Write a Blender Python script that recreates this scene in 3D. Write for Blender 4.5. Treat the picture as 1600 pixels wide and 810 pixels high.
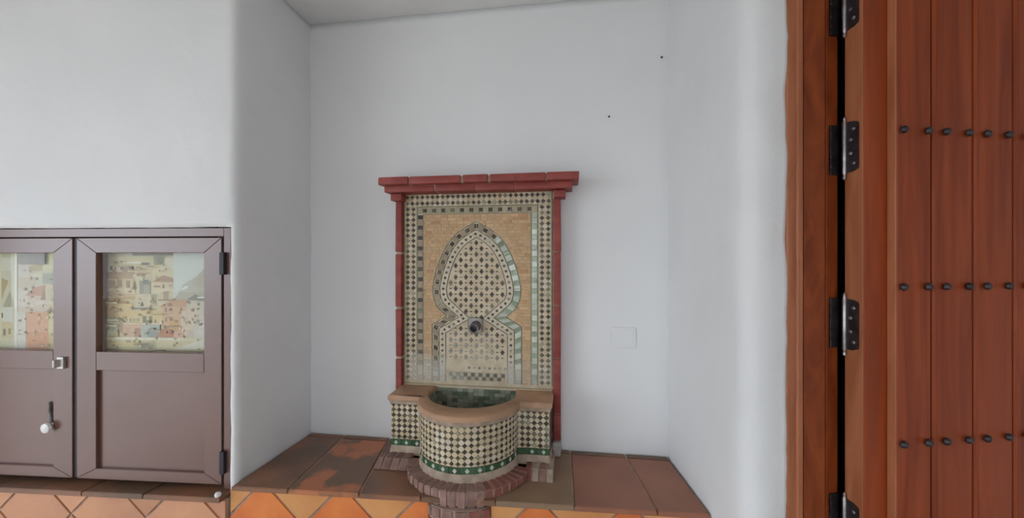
import bpy, bmesh, math, random
from mathutils import Vector, Matrix, noise

random.seed(7)
scene = bpy.context.scene
for o in list(bpy.data.objects):
    bpy.data.objects.remove(o)
C = scene.collection

# ---------------------------------------------------------------- camera
F_PX = 632.0
YAW = math.atan(93 / 632)
CY, SY = math.cos(YAW), math.sin(YAW)
CAM_Z = 1.45
cam_d = bpy.data.cameras.new('camera')
cam_d.sensor_width = 36.0
cam_d.lens = 36.0 * F_PX / 1600.0
cam_d.clip_start = 0.02
cam = bpy.data.objects.new('camera', cam_d)
C.objects.link(cam)
cam.location = (0, 0, CAM_Z)
cam.rotation_euler = (math.radians(90), 0, YAW)
scene.camera = cam

# ---------------------------------------------------------------- world, daylight, exposure
world = bpy.data.worlds.new('world')
scene.world = world
world.use_nodes = True
bg = world.node_tree.nodes['Background']
bg.inputs['Color'].default_value = (0.80, 0.90, 1.0, 1)
bg.inputs['Strength'].default_value = 8.0
scene.view_settings.view_transform = 'Standard'
scene.view_settings.look = 'None'
scene.view_settings.gamma = 1.0
scene.view_settings.use_curve_mapping = False
scene.view_settings.exposure = -0.56

# room extents (the part of the room behind the camera)
RX0, RX1, RY0 = -3.3, 2.5, -3.0
CEIL = 2.5
SIDE_OPEN = (-2.6, 0.2, 0.0, 2.2)     # y0,y1,z0,z1 glazed opening in the far left wall
REAR_OPEN = (-0.90, -0.45, 0.0, 2.1)  # unseen slit added behind, placed to reflect in the right-hand tiles
REAR_OPEN_2 = (0.6, 1.6, 0.0, 2.1)      # x0,x1,z0,z1 unseen opening added behind to brighten the wall by the door


def portal(name, loc, rot, sx, sy):
    l = bpy.data.lights.new(name, 'AREA')
    l.shape = 'RECTANGLE'
    l.size, l.size_y = sx, sy
    l.cycles.is_portal = True
    o = bpy.data.objects.new(name, l)
    C.objects.link(o)
    o.location, o.rotation_euler = loc, rot


portal('window_daylight_side', (RX0 - 0.1, (SIDE_OPEN[0] + SIDE_OPEN[1]) / 2, 1.1), (0, math.radians(-90), 0), 2.2, SIDE_OPEN[1] - SIDE_OPEN[0])
portal('added_daylight_rear', ((REAR_OPEN[0] + REAR_OPEN[1]) / 2, RY0 - 0.1, 1.1), (math.radians(90), 0, 0), REAR_OPEN[1] - REAR_OPEN[0], 2.2)

portal('added_daylight_rear_two', ((REAR_OPEN_2[0] + REAR_OPEN_2[1]) / 2, RY0 - 0.1, 1.05), (math.radians(90), 0, 0), REAR_OPEN_2[1] - REAR_OPEN_2[0], 2.1)


# ---------------------------------------------------------------- materials
def rgb(r, g, b):
    def l(c):
        c /= 255.0
        return c / 12.92 if c <= 0.04045 else ((c + 0.055) / 1.055) ** 2.4
    return (l(r), l(g), l(b), 1.0)


def new_mat(name):
    m = bpy.data.materials.new(name)
    m.use_nodes = True
    return m, m.node_tree.nodes, m.node_tree.links, m.node_tree.nodes['Principled BSDF']


def mat(name, a, b=None, rough=0.6, scale=(8, 8, 8), lo=0.35, hi=0.65, bump=0.0, bscale=60, objvar=0.0, detail=4, spec=0.5, coat=0.0, metallic=0.0, attr=None, third=None, distort=0.0):
    """Noise-mixed two-colour surface with optional bump and per-object value shift."""
    m, N, L, P = new_mat(name)
    tc = N.new('ShaderNodeTexCoord')
    info = N.new('ShaderNodeObjectInfo')
    add = N.new('ShaderNodeVectorMath'); add.operation = 'MULTIPLY_ADD'
    cmb = N.new('ShaderNodeCombineXYZ')
    for k in range(3):
        L.new(info.outputs['Random'], cmb.inputs[k])
    L.new(cmb.outputs[0], add.inputs[0]); add.inputs[1].default_value = (37, 53, 71)
    L.new(tc.outputs['Object'], add.inputs[2])
    mp = N.new('ShaderNodeMapping'); mp.inputs['Scale'].default_value = scale
    L.new(add.outputs[0], mp.inputs[0])
    nz = N.new('ShaderNodeTexNoise'); nz.inputs['Scale'].default_value = 1.0; nz.inputs['Detail'].default_value = detail
    nz.inputs['Distortion'].default_value = distort
    L.new(mp.outputs[0], nz.inputs['Vector'])
    cr = N.new('ShaderNodeValToRGB')
    cr.color_ramp.elements[0].position = lo; cr.color_ramp.elements[0].color = a
    cr.color_ramp.elements[1].position = hi; cr.color_ramp.elements[1].color = b or a
    if third:
        e = cr.color_ramp.elements.new(third[0]); e.color = third[1]
    L.new(nz.outputs['Fac'], cr.inputs[0])
    col = cr.outputs[0]
    if attr:
        at = N.new('ShaderNodeAttribute'); at.attribute_name = attr
        mx = N.new('ShaderNodeMix'); mx.data_type = 'RGBA'; mx.blend_type = 'MULTIPLY'; mx.inputs[0].default_value = 1.0
        L.new(at.outputs['Color'], mx.inputs[6]); L.new(col, mx.inputs[7]); col = mx.outputs[2]
    if objvar:
        hsv = N.new('ShaderNodeHueSaturation')
        mr = N.new('ShaderNodeMapRange'); mr.inputs['To Min'].default_value = 1 - objvar; mr.inputs['To Max'].default_value = 1 + objvar
        L.new(info.outputs['Random'], mr.inputs[0]); L.new(mr.outputs[0], hsv.inputs['Value'])
        L.new(col, hsv.inputs['Color']); col = hsv.outputs[0]
    L.new(col, P.inputs['Base Color'])
    P.inputs['Roughness'].default_value = rough
    P.inputs['Specular IOR Level'].default_value = spec
    P.inputs['Metallic'].default_value = metallic
    P.inputs['Coat Weight'].default_value = coat
    P.inputs['Coat Roughness'].default_value = 0.15
    if bump:
        n2 = N.new('ShaderNodeTexNoise'); n2.inputs['Scale'].default_value = bscale; n2.inputs['Detail'].default_value = 5
        L.new(add.outputs[0], n2.inputs['Vector'])
        bp = N.new('ShaderNodeBump'); bp.inputs['Strength'].default_value = bump; bp.inputs['Distance'].default_value = 0.004
        L.new(n2.outputs['Fac'], bp.inputs['Height']); L.new(bp.outputs[0], P.inputs['Normal'])
    return m


W1, W2 = (0.80, 0.80, 0.805, 1), (0.84, 0.84, 0.84, 1)
M = {}
M['plaster'] = mat('white_plaster', W1, W2, rough=0.75, scale=(2, 2, 2), bump=0.35, bscale=35, spec=0.25)
M['plaster_smooth'] = mat('smooth_white_plaster', W1, W2, rough=0.75, scale=(2, 2, 2), bump=0.08, bscale=25, spec=0.25)
M['ceiling'] = mat('ceiling_paint', (0.78, 0.78, 0.78, 1), (0.82, 0.82, 0.82, 1), rough=0.85, bump=0.05, bscale=20, spec=0.2)
M['floor'] = mat('floor_terracotta', rgb(206, 190, 174), rgb(216, 202, 188), rough=0.4, scale=(4, 4, 4), bump=0.1)
M['ground'] = mat('terrace_concrete', (0.45, 0.42, 0.38, 1), (0.55, 0.52, 0.47, 1), rough=0.9)
M['red_brick'] = mat('red_painted_brick', rgb(134, 56, 50), rgb(156, 72, 62), rough=0.55, scale=(14, 14, 30), bump=0.3, bscale=70, objvar=0.10)
M['mortar'] = mat('mortar', rgb(158, 138, 120), rgb(190, 170, 150), rough=0.9, scale=(25, 25, 25), bump=0.5, bscale=80)
M['mortar_pink'] = mat('stained_mortar', rgb(150, 126, 114), rgb(176, 150, 136), rough=0.9, scale=(25, 25, 25), bump=0.5, bscale=80)
M['grout'] = mat('pale_grout', rgb(198, 180, 152), rgb(214, 198, 172), rough=0.85, scale=(25, 25, 25), bump=0.2, bscale=120)
M['tessera'] = mat('glazed_mosaic', (0.86, 0.86, 0.86, 1), (1, 1, 1, 1), rough=0.28, scale=(90, 90, 90), bump=0.06, bscale=150, attr='Col', spec=0.5)
M['tessera_gloss'] = mat('polished_mosaic', (0.86, 0.86, 0.86, 1), (1, 1, 1, 1), rough=0.12, scale=(90, 90, 90), bump=0.04, bscale=90, attr='Col', spec=0.6)
M['clay_tessera'] = mat('unglazed_clay_mosaic', (0.88, 0.88, 0.88, 1), (1, 1, 1, 1), rough=0.7, scale=(60, 60, 60), bump=0.15, bscale=150, attr='Col', spec=0.3)
M['rim_clay'] = mat('rim_terracotta', rgb(164, 128, 100), rgb(186, 146, 114), rough=0.55, scale=(12, 12, 12), bump=0.15, bscale=60)
M['base_brick'] = mat('weathered_brown_brick', rgb(132, 100, 92), rgb(158, 124, 112), rough=0.85, scale=(30, 30, 30), bump=0.5, bscale=90, objvar=0.14)
M['base_red'] = mat('weathered_red_brick', rgb(130, 76, 66), rgb(150, 94, 82), rough=0.85, scale=(30, 30, 30), bump=0.5, bscale=90, objvar=0.14)
M['tile_dark'] = mat('dark_terracotta', rgb(112, 86, 68), rgb(146, 100, 74), rough=0.42, scale=(5, 5, 5), lo=0.4, hi=0.62, bump=0.15, bscale=30, objvar=0.06)
M['tile_patch'] = mat('flaked_terracotta', rgb(120, 92, 72), rgb(188, 116, 78), rough=0.45, scale=(5, 5, 5), lo=0.5, hi=0.56, bump=0.3, bscale=30)
M['tile_grey'] = mat('greyed_terracotta', rgb(132, 108, 86), rgb(150, 120, 94), rough=0.5, scale=(6, 6, 6), bump=0.25, bscale=40)
M['tile_red'] = mat('red_terracotta', rgb(150, 98, 76), rgb(166, 108, 82), rough=0.45, scale=(5, 5, 5), bump=0.15, bscale=30, objvar=0.05)
M['riser_a'] = mat('orange_riser_tile', rgb(200, 100, 52), rgb(222, 130, 66), rough=0.45, scale=(6, 6, 6), bump=0.15, bscale=40, objvar=0.08)
M['riser_b'] = mat('pale_riser_tile', rgb(206, 140, 84), rgb(224, 160, 100), rough=0.45, scale=(6, 6, 6), bump=0.15, bscale=40, objvar=0.06)
M['riser_c'] = mat('pinkish_riser_tile', rgb(196, 140, 108), rgb(214, 156, 118), rough=0.45, scale=(6, 6, 6), bump=0.15, bscale=40, objvar=0.06)
M['wood'] = mat('varnished_red_wood', rgb(128, 54, 24), rgb(164, 76, 36), rough=0.4, scale=(26, 26, 1.6), lo=0.3, hi=0.72, bump=0.12, bscale=40, objvar=0.10, distort=1.2, coat=0.0, spec=0.28)
M['wood_dark'] = mat('varnished_frame_wood', rgb(122, 52, 20), rgb(158, 76, 32), rough=0.4, scale=(10, 10, 4), lo=0.3, hi=0.72, bump=0.1, bscale=40, objvar=0.05, distort=2.5, coat=0.0, spec=0.28)
M['wood_worn_lit'] = mat('worn_lit_edge_wood', rgb(158, 92, 58), rgb(180, 112, 76), rough=0.45, scale=(22, 22, 3), bump=0.2, bscale=50, distort=1.0)  # worn tone, also paints the lit edge of the first door board
M['iron'] = mat('blackened_iron', rgb(62, 54, 56), rgb(84, 76, 78), rough=0.38, scale=(30, 30, 30), bump=0.2, bscale=90, metallic=0.7)
M['steel'] = mat('worn_steel', rgb(150, 145, 145), rgb(190, 185, 185), rough=0.35, scale=(40, 40, 40), metallic=0.9)
M['bronze_alu'] = mat('brown_lacquered_aluminium', rgb(110, 78, 70), rgb(116, 84, 76), rough=0.26, scale=(3, 3, 3), bump=0.02, bscale=15, spec=0.7)
M['black'] = mat('black_plastic', rgb(24, 20, 30), rgb(34, 28, 38), rough=0.5)
M['cavity'] = mat('dark_cavity', rgb(40, 28, 26), rgb(52, 36, 34), rough=0.9)
M['chrome_dull'] = mat('dull_metal', rgb(190, 182, 178), rgb(205, 198, 194), rough=0.35, metallic=0.6)
M['white_ceramic'] = mat('white_ceramic', rgb(232, 228, 226), rgb(240, 236, 234), rough=0.25)
M['plate'] = mat('white_plastic', (0.80, 0.80, 0.80, 1), (0.83, 0.83, 0.83, 1), rough=0.5)
M['cement'] = mat('grey_cement', rgb(160, 155, 150), rgb(180, 174, 168), rough=0.85, scale=(40, 40, 40), bump=0.5, bscale=80)
M['pipe'] = mat('tarnished_pipe', rgb(96, 88, 90), rgb(130, 124, 124), rough=0.5, scale=(40, 40, 40), metallic=0.4, bump=0.3, bscale=90)
M['print'] = mat('printed_paper', (0.95, 0.95, 0.95, 1), (1, 1, 1, 1), rough=0.5, scale=(60, 60, 60), attr='Col')


def glass_mat():
    m, N, L, P = new_mat('clear_glass')
    out = N['Material Output']
    tr = N.new('ShaderNodeBsdfTransparent'); tr.inputs[0].default_value = (0.96, 0.97, 0.96, 1)
    gl = N.new('ShaderNodeBsdfGlossy'); gl.inputs['Roughness'].default_value = 0.0
    fr = N.new('ShaderNodeFresnel'); fr.inputs[0].default_value = 1.22
    gm = N.new('ShaderNodeNewGeometry')
    iv = N.new('ShaderNodeMath'); iv.operation = 'SUBTRACT'; iv.inputs[0].default_value = 1.0
    ml = N.new('ShaderNodeMath'); ml.operation = 'MULTIPLY'
    L.new(gm.outputs['Backfacing'], iv.inputs[1]); L.new(fr.outputs[0], ml.inputs[0]); L.new(iv.outputs[0], ml.inputs[1])
    mx = N.new('ShaderNodeMixShader')
    L.new(ml.outputs[0], mx.inputs[0]); L.new(tr.outputs[0], mx.inputs[1]); L.new(gl.outputs[0], mx.inputs[2])
    L.new(mx.outputs[0], out.inputs[0])
    N.remove(P)
    return m


M['glass'] = glass_mat()


# ---------------------------------------------------------------- builders
def tag(o, label=None, cat=None, group=None, kind=None):
    if label: o['label'] = label
    if cat: o['category'] = cat
    if group: o['group'] = group
    if kind: o['kind'] = kind
    return o


def empty(name, loc, rz=0.0):
    o = bpy.data.objects.new(name, None)
    C.objects.link(o)
    o.empty_display_size = 0.05
    o.location = loc
    o.rotation_euler = (0, 0, rz)
    return o


class MB:
    """Collects polygons (with a flat colour each) and links them as one mesh object."""

    def __init__(self):
        self.v, self.f, self.c = [], [], []

    def poly(self, pts, col=(1, 1, 1, 1)):
        n = len(self.v)
        self.v += [tuple(p) for p in pts]
        self.f.append(tuple(range(n, n + len(pts)))); self.c.append(col)

    def mesh(self, verts, faces, col=(1, 1, 1, 1)):
        n = len(self.v)
        self.v += [tuple(p) for p in verts]
        for f in faces:
            self.f.append(tuple(i + n for i in f)); self.c.append(col)

    def prism(self, base, top, col=(1, 1, 1, 1), back=False):
        """base/top: equal-length rings; sides + top cap (+ back cap)."""
        n = len(base)
        fs = [tuple(range(n, 2 * n))] + [(i, (i + 1) % n, n + (i + 1) % n, n + i) for i in range(n)]
        if back:
            fs.append(tuple(reversed(range(n))))
        self.mesh(list(base) + list(top), fs, col)

    def box(self, x0, x1, y0, y1, z0, z1, bev=0.0, seg=1, col=(1, 1, 1, 1), jit=0.0):
        bm = bmesh.new()
        bmesh.ops.create_cube(bm, size=1.0)
        for v in bm.verts:
            v.co.x = (x0 + x1) / 2 + v.co.x * (x1 - x0)
            v.co.y = (y0 + y1) / 2 + v.co.y * (y1 - y0)
            v.co.z = (z0 + z1) / 2 + v.co.z * (z1 - z0)
            if jit:
                v.co += Vector((random.uniform(-jit, jit) for _ in range(3)))
        if bev:
            bmesh.ops.bevel(bm, geom=bm.edges[:], offset=bev, segments=seg, affect='EDGES', profile=0.5)
        bm.verts.index_update()
        self.mesh([v.co[:] for v in bm.verts], [[v.index for v in f.verts] for f in bm.faces], col)
        bm.free()

    def cyl(self, p0, p1, r0, r1, n=16, col=(1, 1, 1, 1), caps=True):
        p0, p1 = Vector(p0), Vector(p1)
        d = (p1 - p0).normalized()
        a = d.orthogonal().normalized(); b = d.cross(a)
        ring = lambda p, r: [p + a * (r * math.cos(2 * math.pi * i / n)) + b * (r * math.sin(2 * math.pi * i / n)) for i in range(n)]
        vs = ring(p0, r0) + ring(p1, r1)
        fs = [(i, (i + 1) % n, n + (i + 1) % n, n + i) for i in range(n)]
        if caps:
            fs += [tuple(reversed(range(n))), tuple(range(n, 2 * n))]
        self.mesh(vs, fs, col)

    def lathe(self, prof, origin, axis, n=20, col=(1, 1, 1, 1)):
        """prof: (radius, distance along axis) pairs."""
        o = Vector(origin); d = Vector(axis).normalized()
        a = d.orthogonal().normalized(); b = d.cross(a)
        vs, fs = [], []
        for r, h in prof:
            for i in range(n):
                t = 2 * math.pi * i / n
                vs.append(o + d * h + a * (r * math.cos(t)) + b * (r * math.sin(t)))
        for k in range(len(prof) - 1):
            for i in range(n):
                fs.append((k * n + i, k * n + (i + 1) % n, (k + 1) * n + (i + 1) % n, (k + 1) * n + i))
        fs += [tuple(reversed(range(n))), tuple(range((len(prof) - 1) * n, len(prof) * n))]
        self.mesh(vs, fs, col)

    def build(self, name, material, parent=None, smooth=False, off=(0, 0, 0), recalc=True):
        """Vertices are in the parent's frame plus off; the object's origin goes to its base centre."""
        vs = [Vector(p) - Vector(off) for p in self.v]
        lo = [min(p[k] for p in vs) for k in range(3)]
        hi = [max(p[k] for p in vs) for k in range(3)]
        o0 = Vector(((lo[0] + hi[0]) / 2, (lo[1] + hi[1]) / 2, lo[2]))
        me = bpy.data.meshes.new(name)
        me.from_pydata([p - o0 for p in vs], [], self.f)
        if any(c != (1, 1, 1, 1) for c in self.c):
            at = me.color_attributes.new('Col', 'FLOAT_COLOR', 'CORNER')
            k = 0
            for p, c in zip(me.polygons, self.c):
                for _ in p.loop_indices:
                    at.data[k].color = c; k += 1
        if recalc:
            bm = bmesh.new(); bm.from_mesh(me)
            bmesh.ops.recalc_face_normals(bm, faces=bm.faces[:])
            bm.to_mesh(me); bm.free()
        if smooth:
            for p in me.polygons:
                p.use_smooth = True
            if smooth != True:
                me.set_sharp_from_angle(angle=math.radians(smooth))
        me.materials.append(M[material])
        o = bpy.data.objects.new(name, me)
        C.objects.link(o)
        o.location = o0
        if parent:
            o.parent = parent
        return o


def at(u, v, Y):
    """Point of the vertical plane y=Y that shows at picture point (u, v)."""
    r = (u - 800) / F_PX
    t = Y / (CY + r * SY)
    return r * t * CY - t * SY, CAM_Z + (405 - v) / F_PX * t


def jcol(c, amt=0.08):
    k = 1 + random.uniform(-amt, amt)
    return (c[0] * k, c[1] * k, c[2] * k, 1)


def mixc(a, b, t):
    return tuple(a[i] * (1 - t) + b[i] * t for i in range(3)) + (1,)


def clip_poly(poly, x0, x1, z0, z1):
    def cl(ps, inside, inter):
        out = []
        for i in range(len(ps)):
            a, b = ps[i - 1], ps[i]
            ia, ib = inside(a), inside(b)
            if ia != ib: out.append(inter(a, b))
            if ib: out.append(b)
        return out
    def ix(k, val):
        def g(a, b):
            t = (val - a[k]) / (b[k] - a[k])
            return tuple(a[j] + (b[j] - a[j]) * t for j in range(2))
        return g
    for ins, it in ((lambda p: p[0] >= x0, ix(0, x0)), (lambda p: p[0] <= x1, ix(0, x1)),
                    (lambda p: p[1] >= z0, ix(1, z0)), (lambda p: p[1] <= z1, ix(1, z1))):
        if len(poly) < 3: return []
        poly = cl(poly, ins, it)
    return poly if len(poly) >= 3 else []


def shrink(poly, d):
    """Offset a convex polygon inward by d."""
    n = len(poly)
    area = sum(poly[i - 1][0] * poly[i][1] - poly[i][0] * poly[i - 1][1] for i in range(n))
    sg = 1 if area > 0 else -1
    out = []
    for i in range(n):
        a, b, c = Vector(poly[i - 1]), Vector(poly[i]), Vector(poly[(i + 1) % n])
        e1, e2 = (b - a), (c - b)
        if e1.length < 1e-6 or e2.length < 1e-6: continue
        e1.normalize(); e2.normalize()
        n1, n2 = Vector((-e1.y, e1.x)) * sg, Vector((-e2.y, e2.x)) * sg
        m = n1 + n2
        if m.length < 1e-4: continue
        m = m / max(0.25, m.dot(n1))
        out.append((b.x + m.x * d, b.y + m.y * d))
    return out


# ---------------------------------------------------------------- the setting
def plaster_wall(name, prof, z0, z1, holes=(), step=0.03, amp=0.003, thick=0.10, material='plaster', flip=False, freq=6.0):
    """Vertical wall swept along a plan polyline, with hand-made unevenness; holes are (s0,s1,z0,z1)."""
    pts = [Vector((p[0], p[1])) for p in prof]
    L = [0.0]
    for a, b in zip(pts, pts[1:]): L.append(L[-1] + (b - a).length)
    ss = set(round(l, 5) for l in L)
    n = int(L[-1] / step)
    key = sorted(ss)
    ss |= set(v for v in (round(L[-1] * i / n, 5) for i in range(n + 1)) if min(abs(v - k) for k in key) > step * 0.45)
    zs = set(round(z0 + (z1 - z0) * i / int((z1 - z0) / step), 5) for i in range(int((z1 - z0) / step) + 1))
    def insert(vals, h):
        vals = {v for v in vals if abs(v - h) > step * 0.35 or v in (min(vals), max(vals))}
        vals.add(round(h, 5)); return vals
    for h in holes:
        ss = insert(ss, h[0]); ss = insert(ss, h[1])
        if h[2] > z0 + 1e-4: zs = insert(zs, h[2])
        zs = insert(zs, h[3])
    ss, zs = sorted(ss), sorted(zs)
    def pos(s):
        for i in range(len(L) - 1):
            if s <= L[i + 1] + 1e-6 or i == len(L) - 2:
                t = (s - L[i]) / (L[i + 1] - L[i])
                seg = lambda k: (pts[k + 1] - pts[k]).normalized()
                d = seg(i)
                if s - L[i] < 1e-4 and i > 0: d = (d + seg(i - 1)).normalized()
                elif L[i + 1] - s < 1e-4 and i < len(L) - 2: d = (d + seg(i + 1)).normalized()
                return pts[i].lerp(pts[i + 1], t), Vector((d.y, -d.x))
    vs, fs = [], []
    for s in ss:
        p, nrm = pos(s)
        for z in zs:
            q = Vector((p.x, p.y, z))
            d = amp * noise.noise(q * freq) + amp * 0.6 * noise.noise(q * freq * 3.1) + amp * 0.2 * noise.noise(q * freq * 6)
            vs.append((p.x + nrm.x * d, p.y + nrm.y * d, z))
    nz = len(zs)
    for i in range(len(ss) - 1):
        for j in range(nz - 1):
            sm, zm = (ss[i] + ss[i + 1]) / 2, (zs[j] + zs[j + 1]) / 2
            if any(h[0] < sm < h[1] and h[2] < zm < h[3] for h in holes): continue
            fs.append((i * nz + j, (i + 1) * nz + j, (i + 1) * nz + j + 1, i * nz + j + 1))
    me = bpy.data.meshes.new(name)
    me.from_pydata(vs, [], fs)
    for p in me.polygons: p.use_smooth = True
    me.materials.append(M[material])
    o = bpy.data.objects.new(name, me)
    C.objects.link(o)
    md = o.modifiers.new('thickness', 'SOLIDIFY')
    md.thickness = thick; md.offset = -1.0; md.use_even_offset = False
    tag(o, kind='structure')
    return o


def arc(a, corner, b, r, n=4):
    """Rounded corner between directions a->corner->b."""
    a, c, b = Vector(a), Vector(corner), Vector(b)
    d1, d2 = (a - c).normalized(), (b - c).normalized()
    p, q = c + d1 * r, c + d2 * r
    return [((1 - t) ** 2) * p + 2 * t * (1 - t) * c + t * t * q for t in [i / n for i in range(n + 1)]]


WALL_Y = 1.66
LX, LY = -1.155, 1.2500                 # left outer corner of the niche
LSLOPE = 0.0695                         # the wall with the cabinet is turned by 4 degrees
LROT = math.atan(LSLOPE)
lw = lambda x: LY + LSLOPE * (x - LX)   # face of that wall
Ox, Od, N137 = 0.7245, 1.065, math.hypot(1, 0.137)
DO = Vector((Ox * CY - Od * SY, Ox * SY + Od * CY))          # outer edge of the door casing
DROT = YAW + math.atan(0.137)
DE = Vector((math.cos(DROT), math.sin(DROT)))


def dS(u, k):
    """Distance along the door wall at picture column u, k metres in front of it."""
    r = (u - 800) / F_PX
    kp = k / N137
    return N137 * (r * (Od - kp) - Ox - 0.137 * kp) / (1 - 0.137 * r)


def lu(u, v, off=0.0):
    """(x, z) in the cabinet wall's own frame (x along the wall from the niche corner) at picture point (u, v)."""
    r = (u - 800) / F_PX
    dx, dy = r * CY - SY, r * SY + CY
    nx, ny = -math.sin(LROT), math.cos(LROT)
    t = (nx * LX + ny * LY + off) / (nx * dx + ny * dy)
    x, y = dx * t - LX, dy * t - LY
    return x * math.cos(LROT) + y * math.sin(LROT), CAM_Z + (405 - v) / F_PX * t


# walls: the left wall turns round a soft corner into the niche
CAB_R = lu(358.5, 405)[0]
CAB_L = 2 * lu(116.3, 405, 0.002)[0] - CAB_R
CAB_T = lu(200, 357)[1]
CAB_B = 0.645
left_start = (RX0, lw(RX0))
wl = [left_start] + [tuple(p) for p in arc(left_start, (LX, LY), (LX, WALL_Y), 0.028)] + [(LX, WALL_Y + 0.02)]
llen = (Vector((LX, LY)) - Vector(left_start)).length
plaster_wall('wall_left', wl, 0, CEIL, holes=[(llen + CAB_L - 0.004, llen + CAB_R + 0.004, CAB_B - 0.02, CAB_T + 0.003)], step=0.02, amp=0.0042, freq=7)
plaster_wall('wall_back', [(LX - 0.06, WALL_Y), (0.45, WALL_Y)], 0, CEIL, amp=0.0022, freq=3.0, material='plaster_smooth')
wr_end = DO + DE * 2.02
rc = (0.447, 1.118)
DOOR_W = 1.30
wr = [(0.372, WALL_Y + 0.02)] + [tuple(p) for p in arc((0.374, WALL_Y), rc, tuple(DO), 0.075)] + [tuple(DO), tuple(wr_end)]
rl = 0.0
for a, b in zip(wr[:-2], wr[1:-1]): rl += (Vector(b) - Vector(a)).length
plaster_wall('wall_right', wr, 0, CEIL, holes=[(rl, rl + DOOR_W, 0, 2.36)], step=0.022, amp=0.0045, freq=6.0)


def plain_wall(name, a, b, *holes, thick=0.2):
    plaster_wall(name, [a, b], 0, CEIL, holes=holes, step=0.15, amp=0.001, thick=thick, material='plaster_smooth')


plain_wall('wall_far_left', (RX0, RY0), (RX0, lw(RX0)), (SIDE_OPEN[0] - RY0, SIDE_OPEN[1] - RY0, 0, SIDE_OPEN[3]))
plain_wall('wall_behind', (RX1, RY0), (RX0, RY0), (RX1 - REAR_OPEN[1], RX1 - REAR_OPEN[0], 0, REAR_OPEN[3]), (RX1 - REAR_OPEN_2[1], RX1 - REAR_OPEN_2[0], 0, REAR_OPEN_2[3]))
plain_wall('wall_far_right', (wr_end.x, wr_end.y), (RX1, RY0))
b = MB(); b.box(RX0 - 0.2, RX1 + 0.2, RY0 - 0.2, 1.95, CEIL, CEIL + 0.12); tag(b.build('ceiling', 'ceiling'), kind='structure')
b = MB(); b.box(RX0 - 0.2, RX1 + 0.2, RY0 - 0.2, 1.95, -0.08, 0.0); tag(b.build('floor', 'floor'), kind='structure')
b = MB(); b.box(-16, 14, -16, 6, -0.2, -0.09); tag(b.build('terrace', 'ground'), kind='structure')


def opening_frame(name, cx, cy, w, h, rz):
    root = empty(name, (cx, cy, 0), rz); tag(root, kind='structure')
    for x0, x1, z0, z1 in ((-w / 2, -w / 2 + 0.06, 0, h), (w / 2 - 0.06, w / 2, 0, h), (-w / 2 + 0.06, w / 2 - 0.06, h - 0.06, h)):
        m = MB(); m.box(x0, x1, -0.03, 0.03, z0, z1, 0.004); m.build('window_frame', 'wood_dark', root)


opening_frame('window_1', RX0 - 0.1, (SIDE_OPEN[0] + SIDE_OPEN[1]) / 2, SIDE_OPEN[1] - SIDE_OPEN[0], 2.2, math.radians(90))
opening_frame('added_window_2', (REAR_OPEN[0] + REAR_OPEN[1]) / 2, RY0 - 0.1, REAR_OPEN[1] - REAR_OPEN[0], 2.1, 0)
opening_frame('added_window_3', (REAR_OPEN_2[0] + REAR_OPEN_2[1]) / 2, RY0 - 0.1, REAR_OPEN_2[1] - REAR_OPEN_2[0], 2.1, 0)

# ---------------------------------------------------------------- door casing and plank door
casing = empty('trim_1', (DO.x, DO.y, 0), DROT)
tag(casing, kind='structure')
FH = 2.34
parts = [('casing_strip', 1230, 1245, 0.004, 'wood_worn_lit'), ('casing_bead', 1246, 1255.5, 0.010, 'wood_worn_lit'),
         ('jamb_board', 1256, 1290, -0.004, 'wood_dark'), ('jamb_rebate', 1290, 1309.5, -0.022, 'wood_dark')]
for nm, u0, u1, k, mt in parts:
    m = MB(); m.box(dS(u0, k) + 0.0004, dS(u1, k), -k, 0.10, 0.001, FH, 0.003, 2)
    m.build(nm, mt, casing)
m = MB(); m.box(0.001, DOOR_W - 0.001, 0.1005, 0.118, 0.001, 2.358); m.build('back_board', 'cavity', casing)
m = MB(); m.box(DOOR_W - 0.13, DOOR_W, -0.004, 0.084, 0.001, FH, 0.003, 2); m.build('jamb_board', 'wood_dark', casing)
m = MB(); m.box(dS(1311, 0) + 0.005, DOOR_W - 0.131, 0.02, 0.084, 2.30, FH, 0.003, 2); m.build('head_board', 'wood_dark', casing)

door = empty('door_1', (DO.x, DO.y, 0), DROT)
tag(door, kind='structure')
DZ0, DZ1 = 0.012, 2.28
ST0 = dS(1320, 0.0)
PL0 = dS(1400, 0.072)
LEAF1 = ST0 + 0.98
m = MB(); m.box(ST0 + 0.0025, ST0 + 0.10, -0.05, 0.0, DZ0, DZ1, 0.002, 2); m.build('stile', 'wood', door)
m = MB(); m.box(ST0, ST0 + 0.002, -0.0485, 0.0, DZ0, DZ1, 0.0006); m.build('stile_edge', 'wood_worn_lit', door)
m = MB(); m.box(ST0 + 0.1005, LEAF1, -0.049, 0.01, DZ0, DZ1, 0.002); m.build('backing_panel', 'cavity', door)
edges = [PL0, dS(1457, 0.072), dS(1522, 0.072), dS(1584.5, 0.072)]
while edges[-1] < LEAF1 - 0.1:
    edges.append(edges[-1] + 0.1215)
stud_rows = [0.18, 0.58, 0.98, 1.379, 1.778, 2.178]


def stud_mesh():
    m = MB()
    m.lathe([(0.0098, 0), (0.0102, 0.002), (0.0085, 0.006), (0.005, 0.009), (0.0012, 0.0102)], (0, 0, 0), (0, -1, 0), n=10)
    me_o = m.build('stud', 'iron', None, smooth=40)
    for v in me_o.data.vertices: v.co += me_o.location
    me_o.location = (0, 0, 0)
    return me_o


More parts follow.
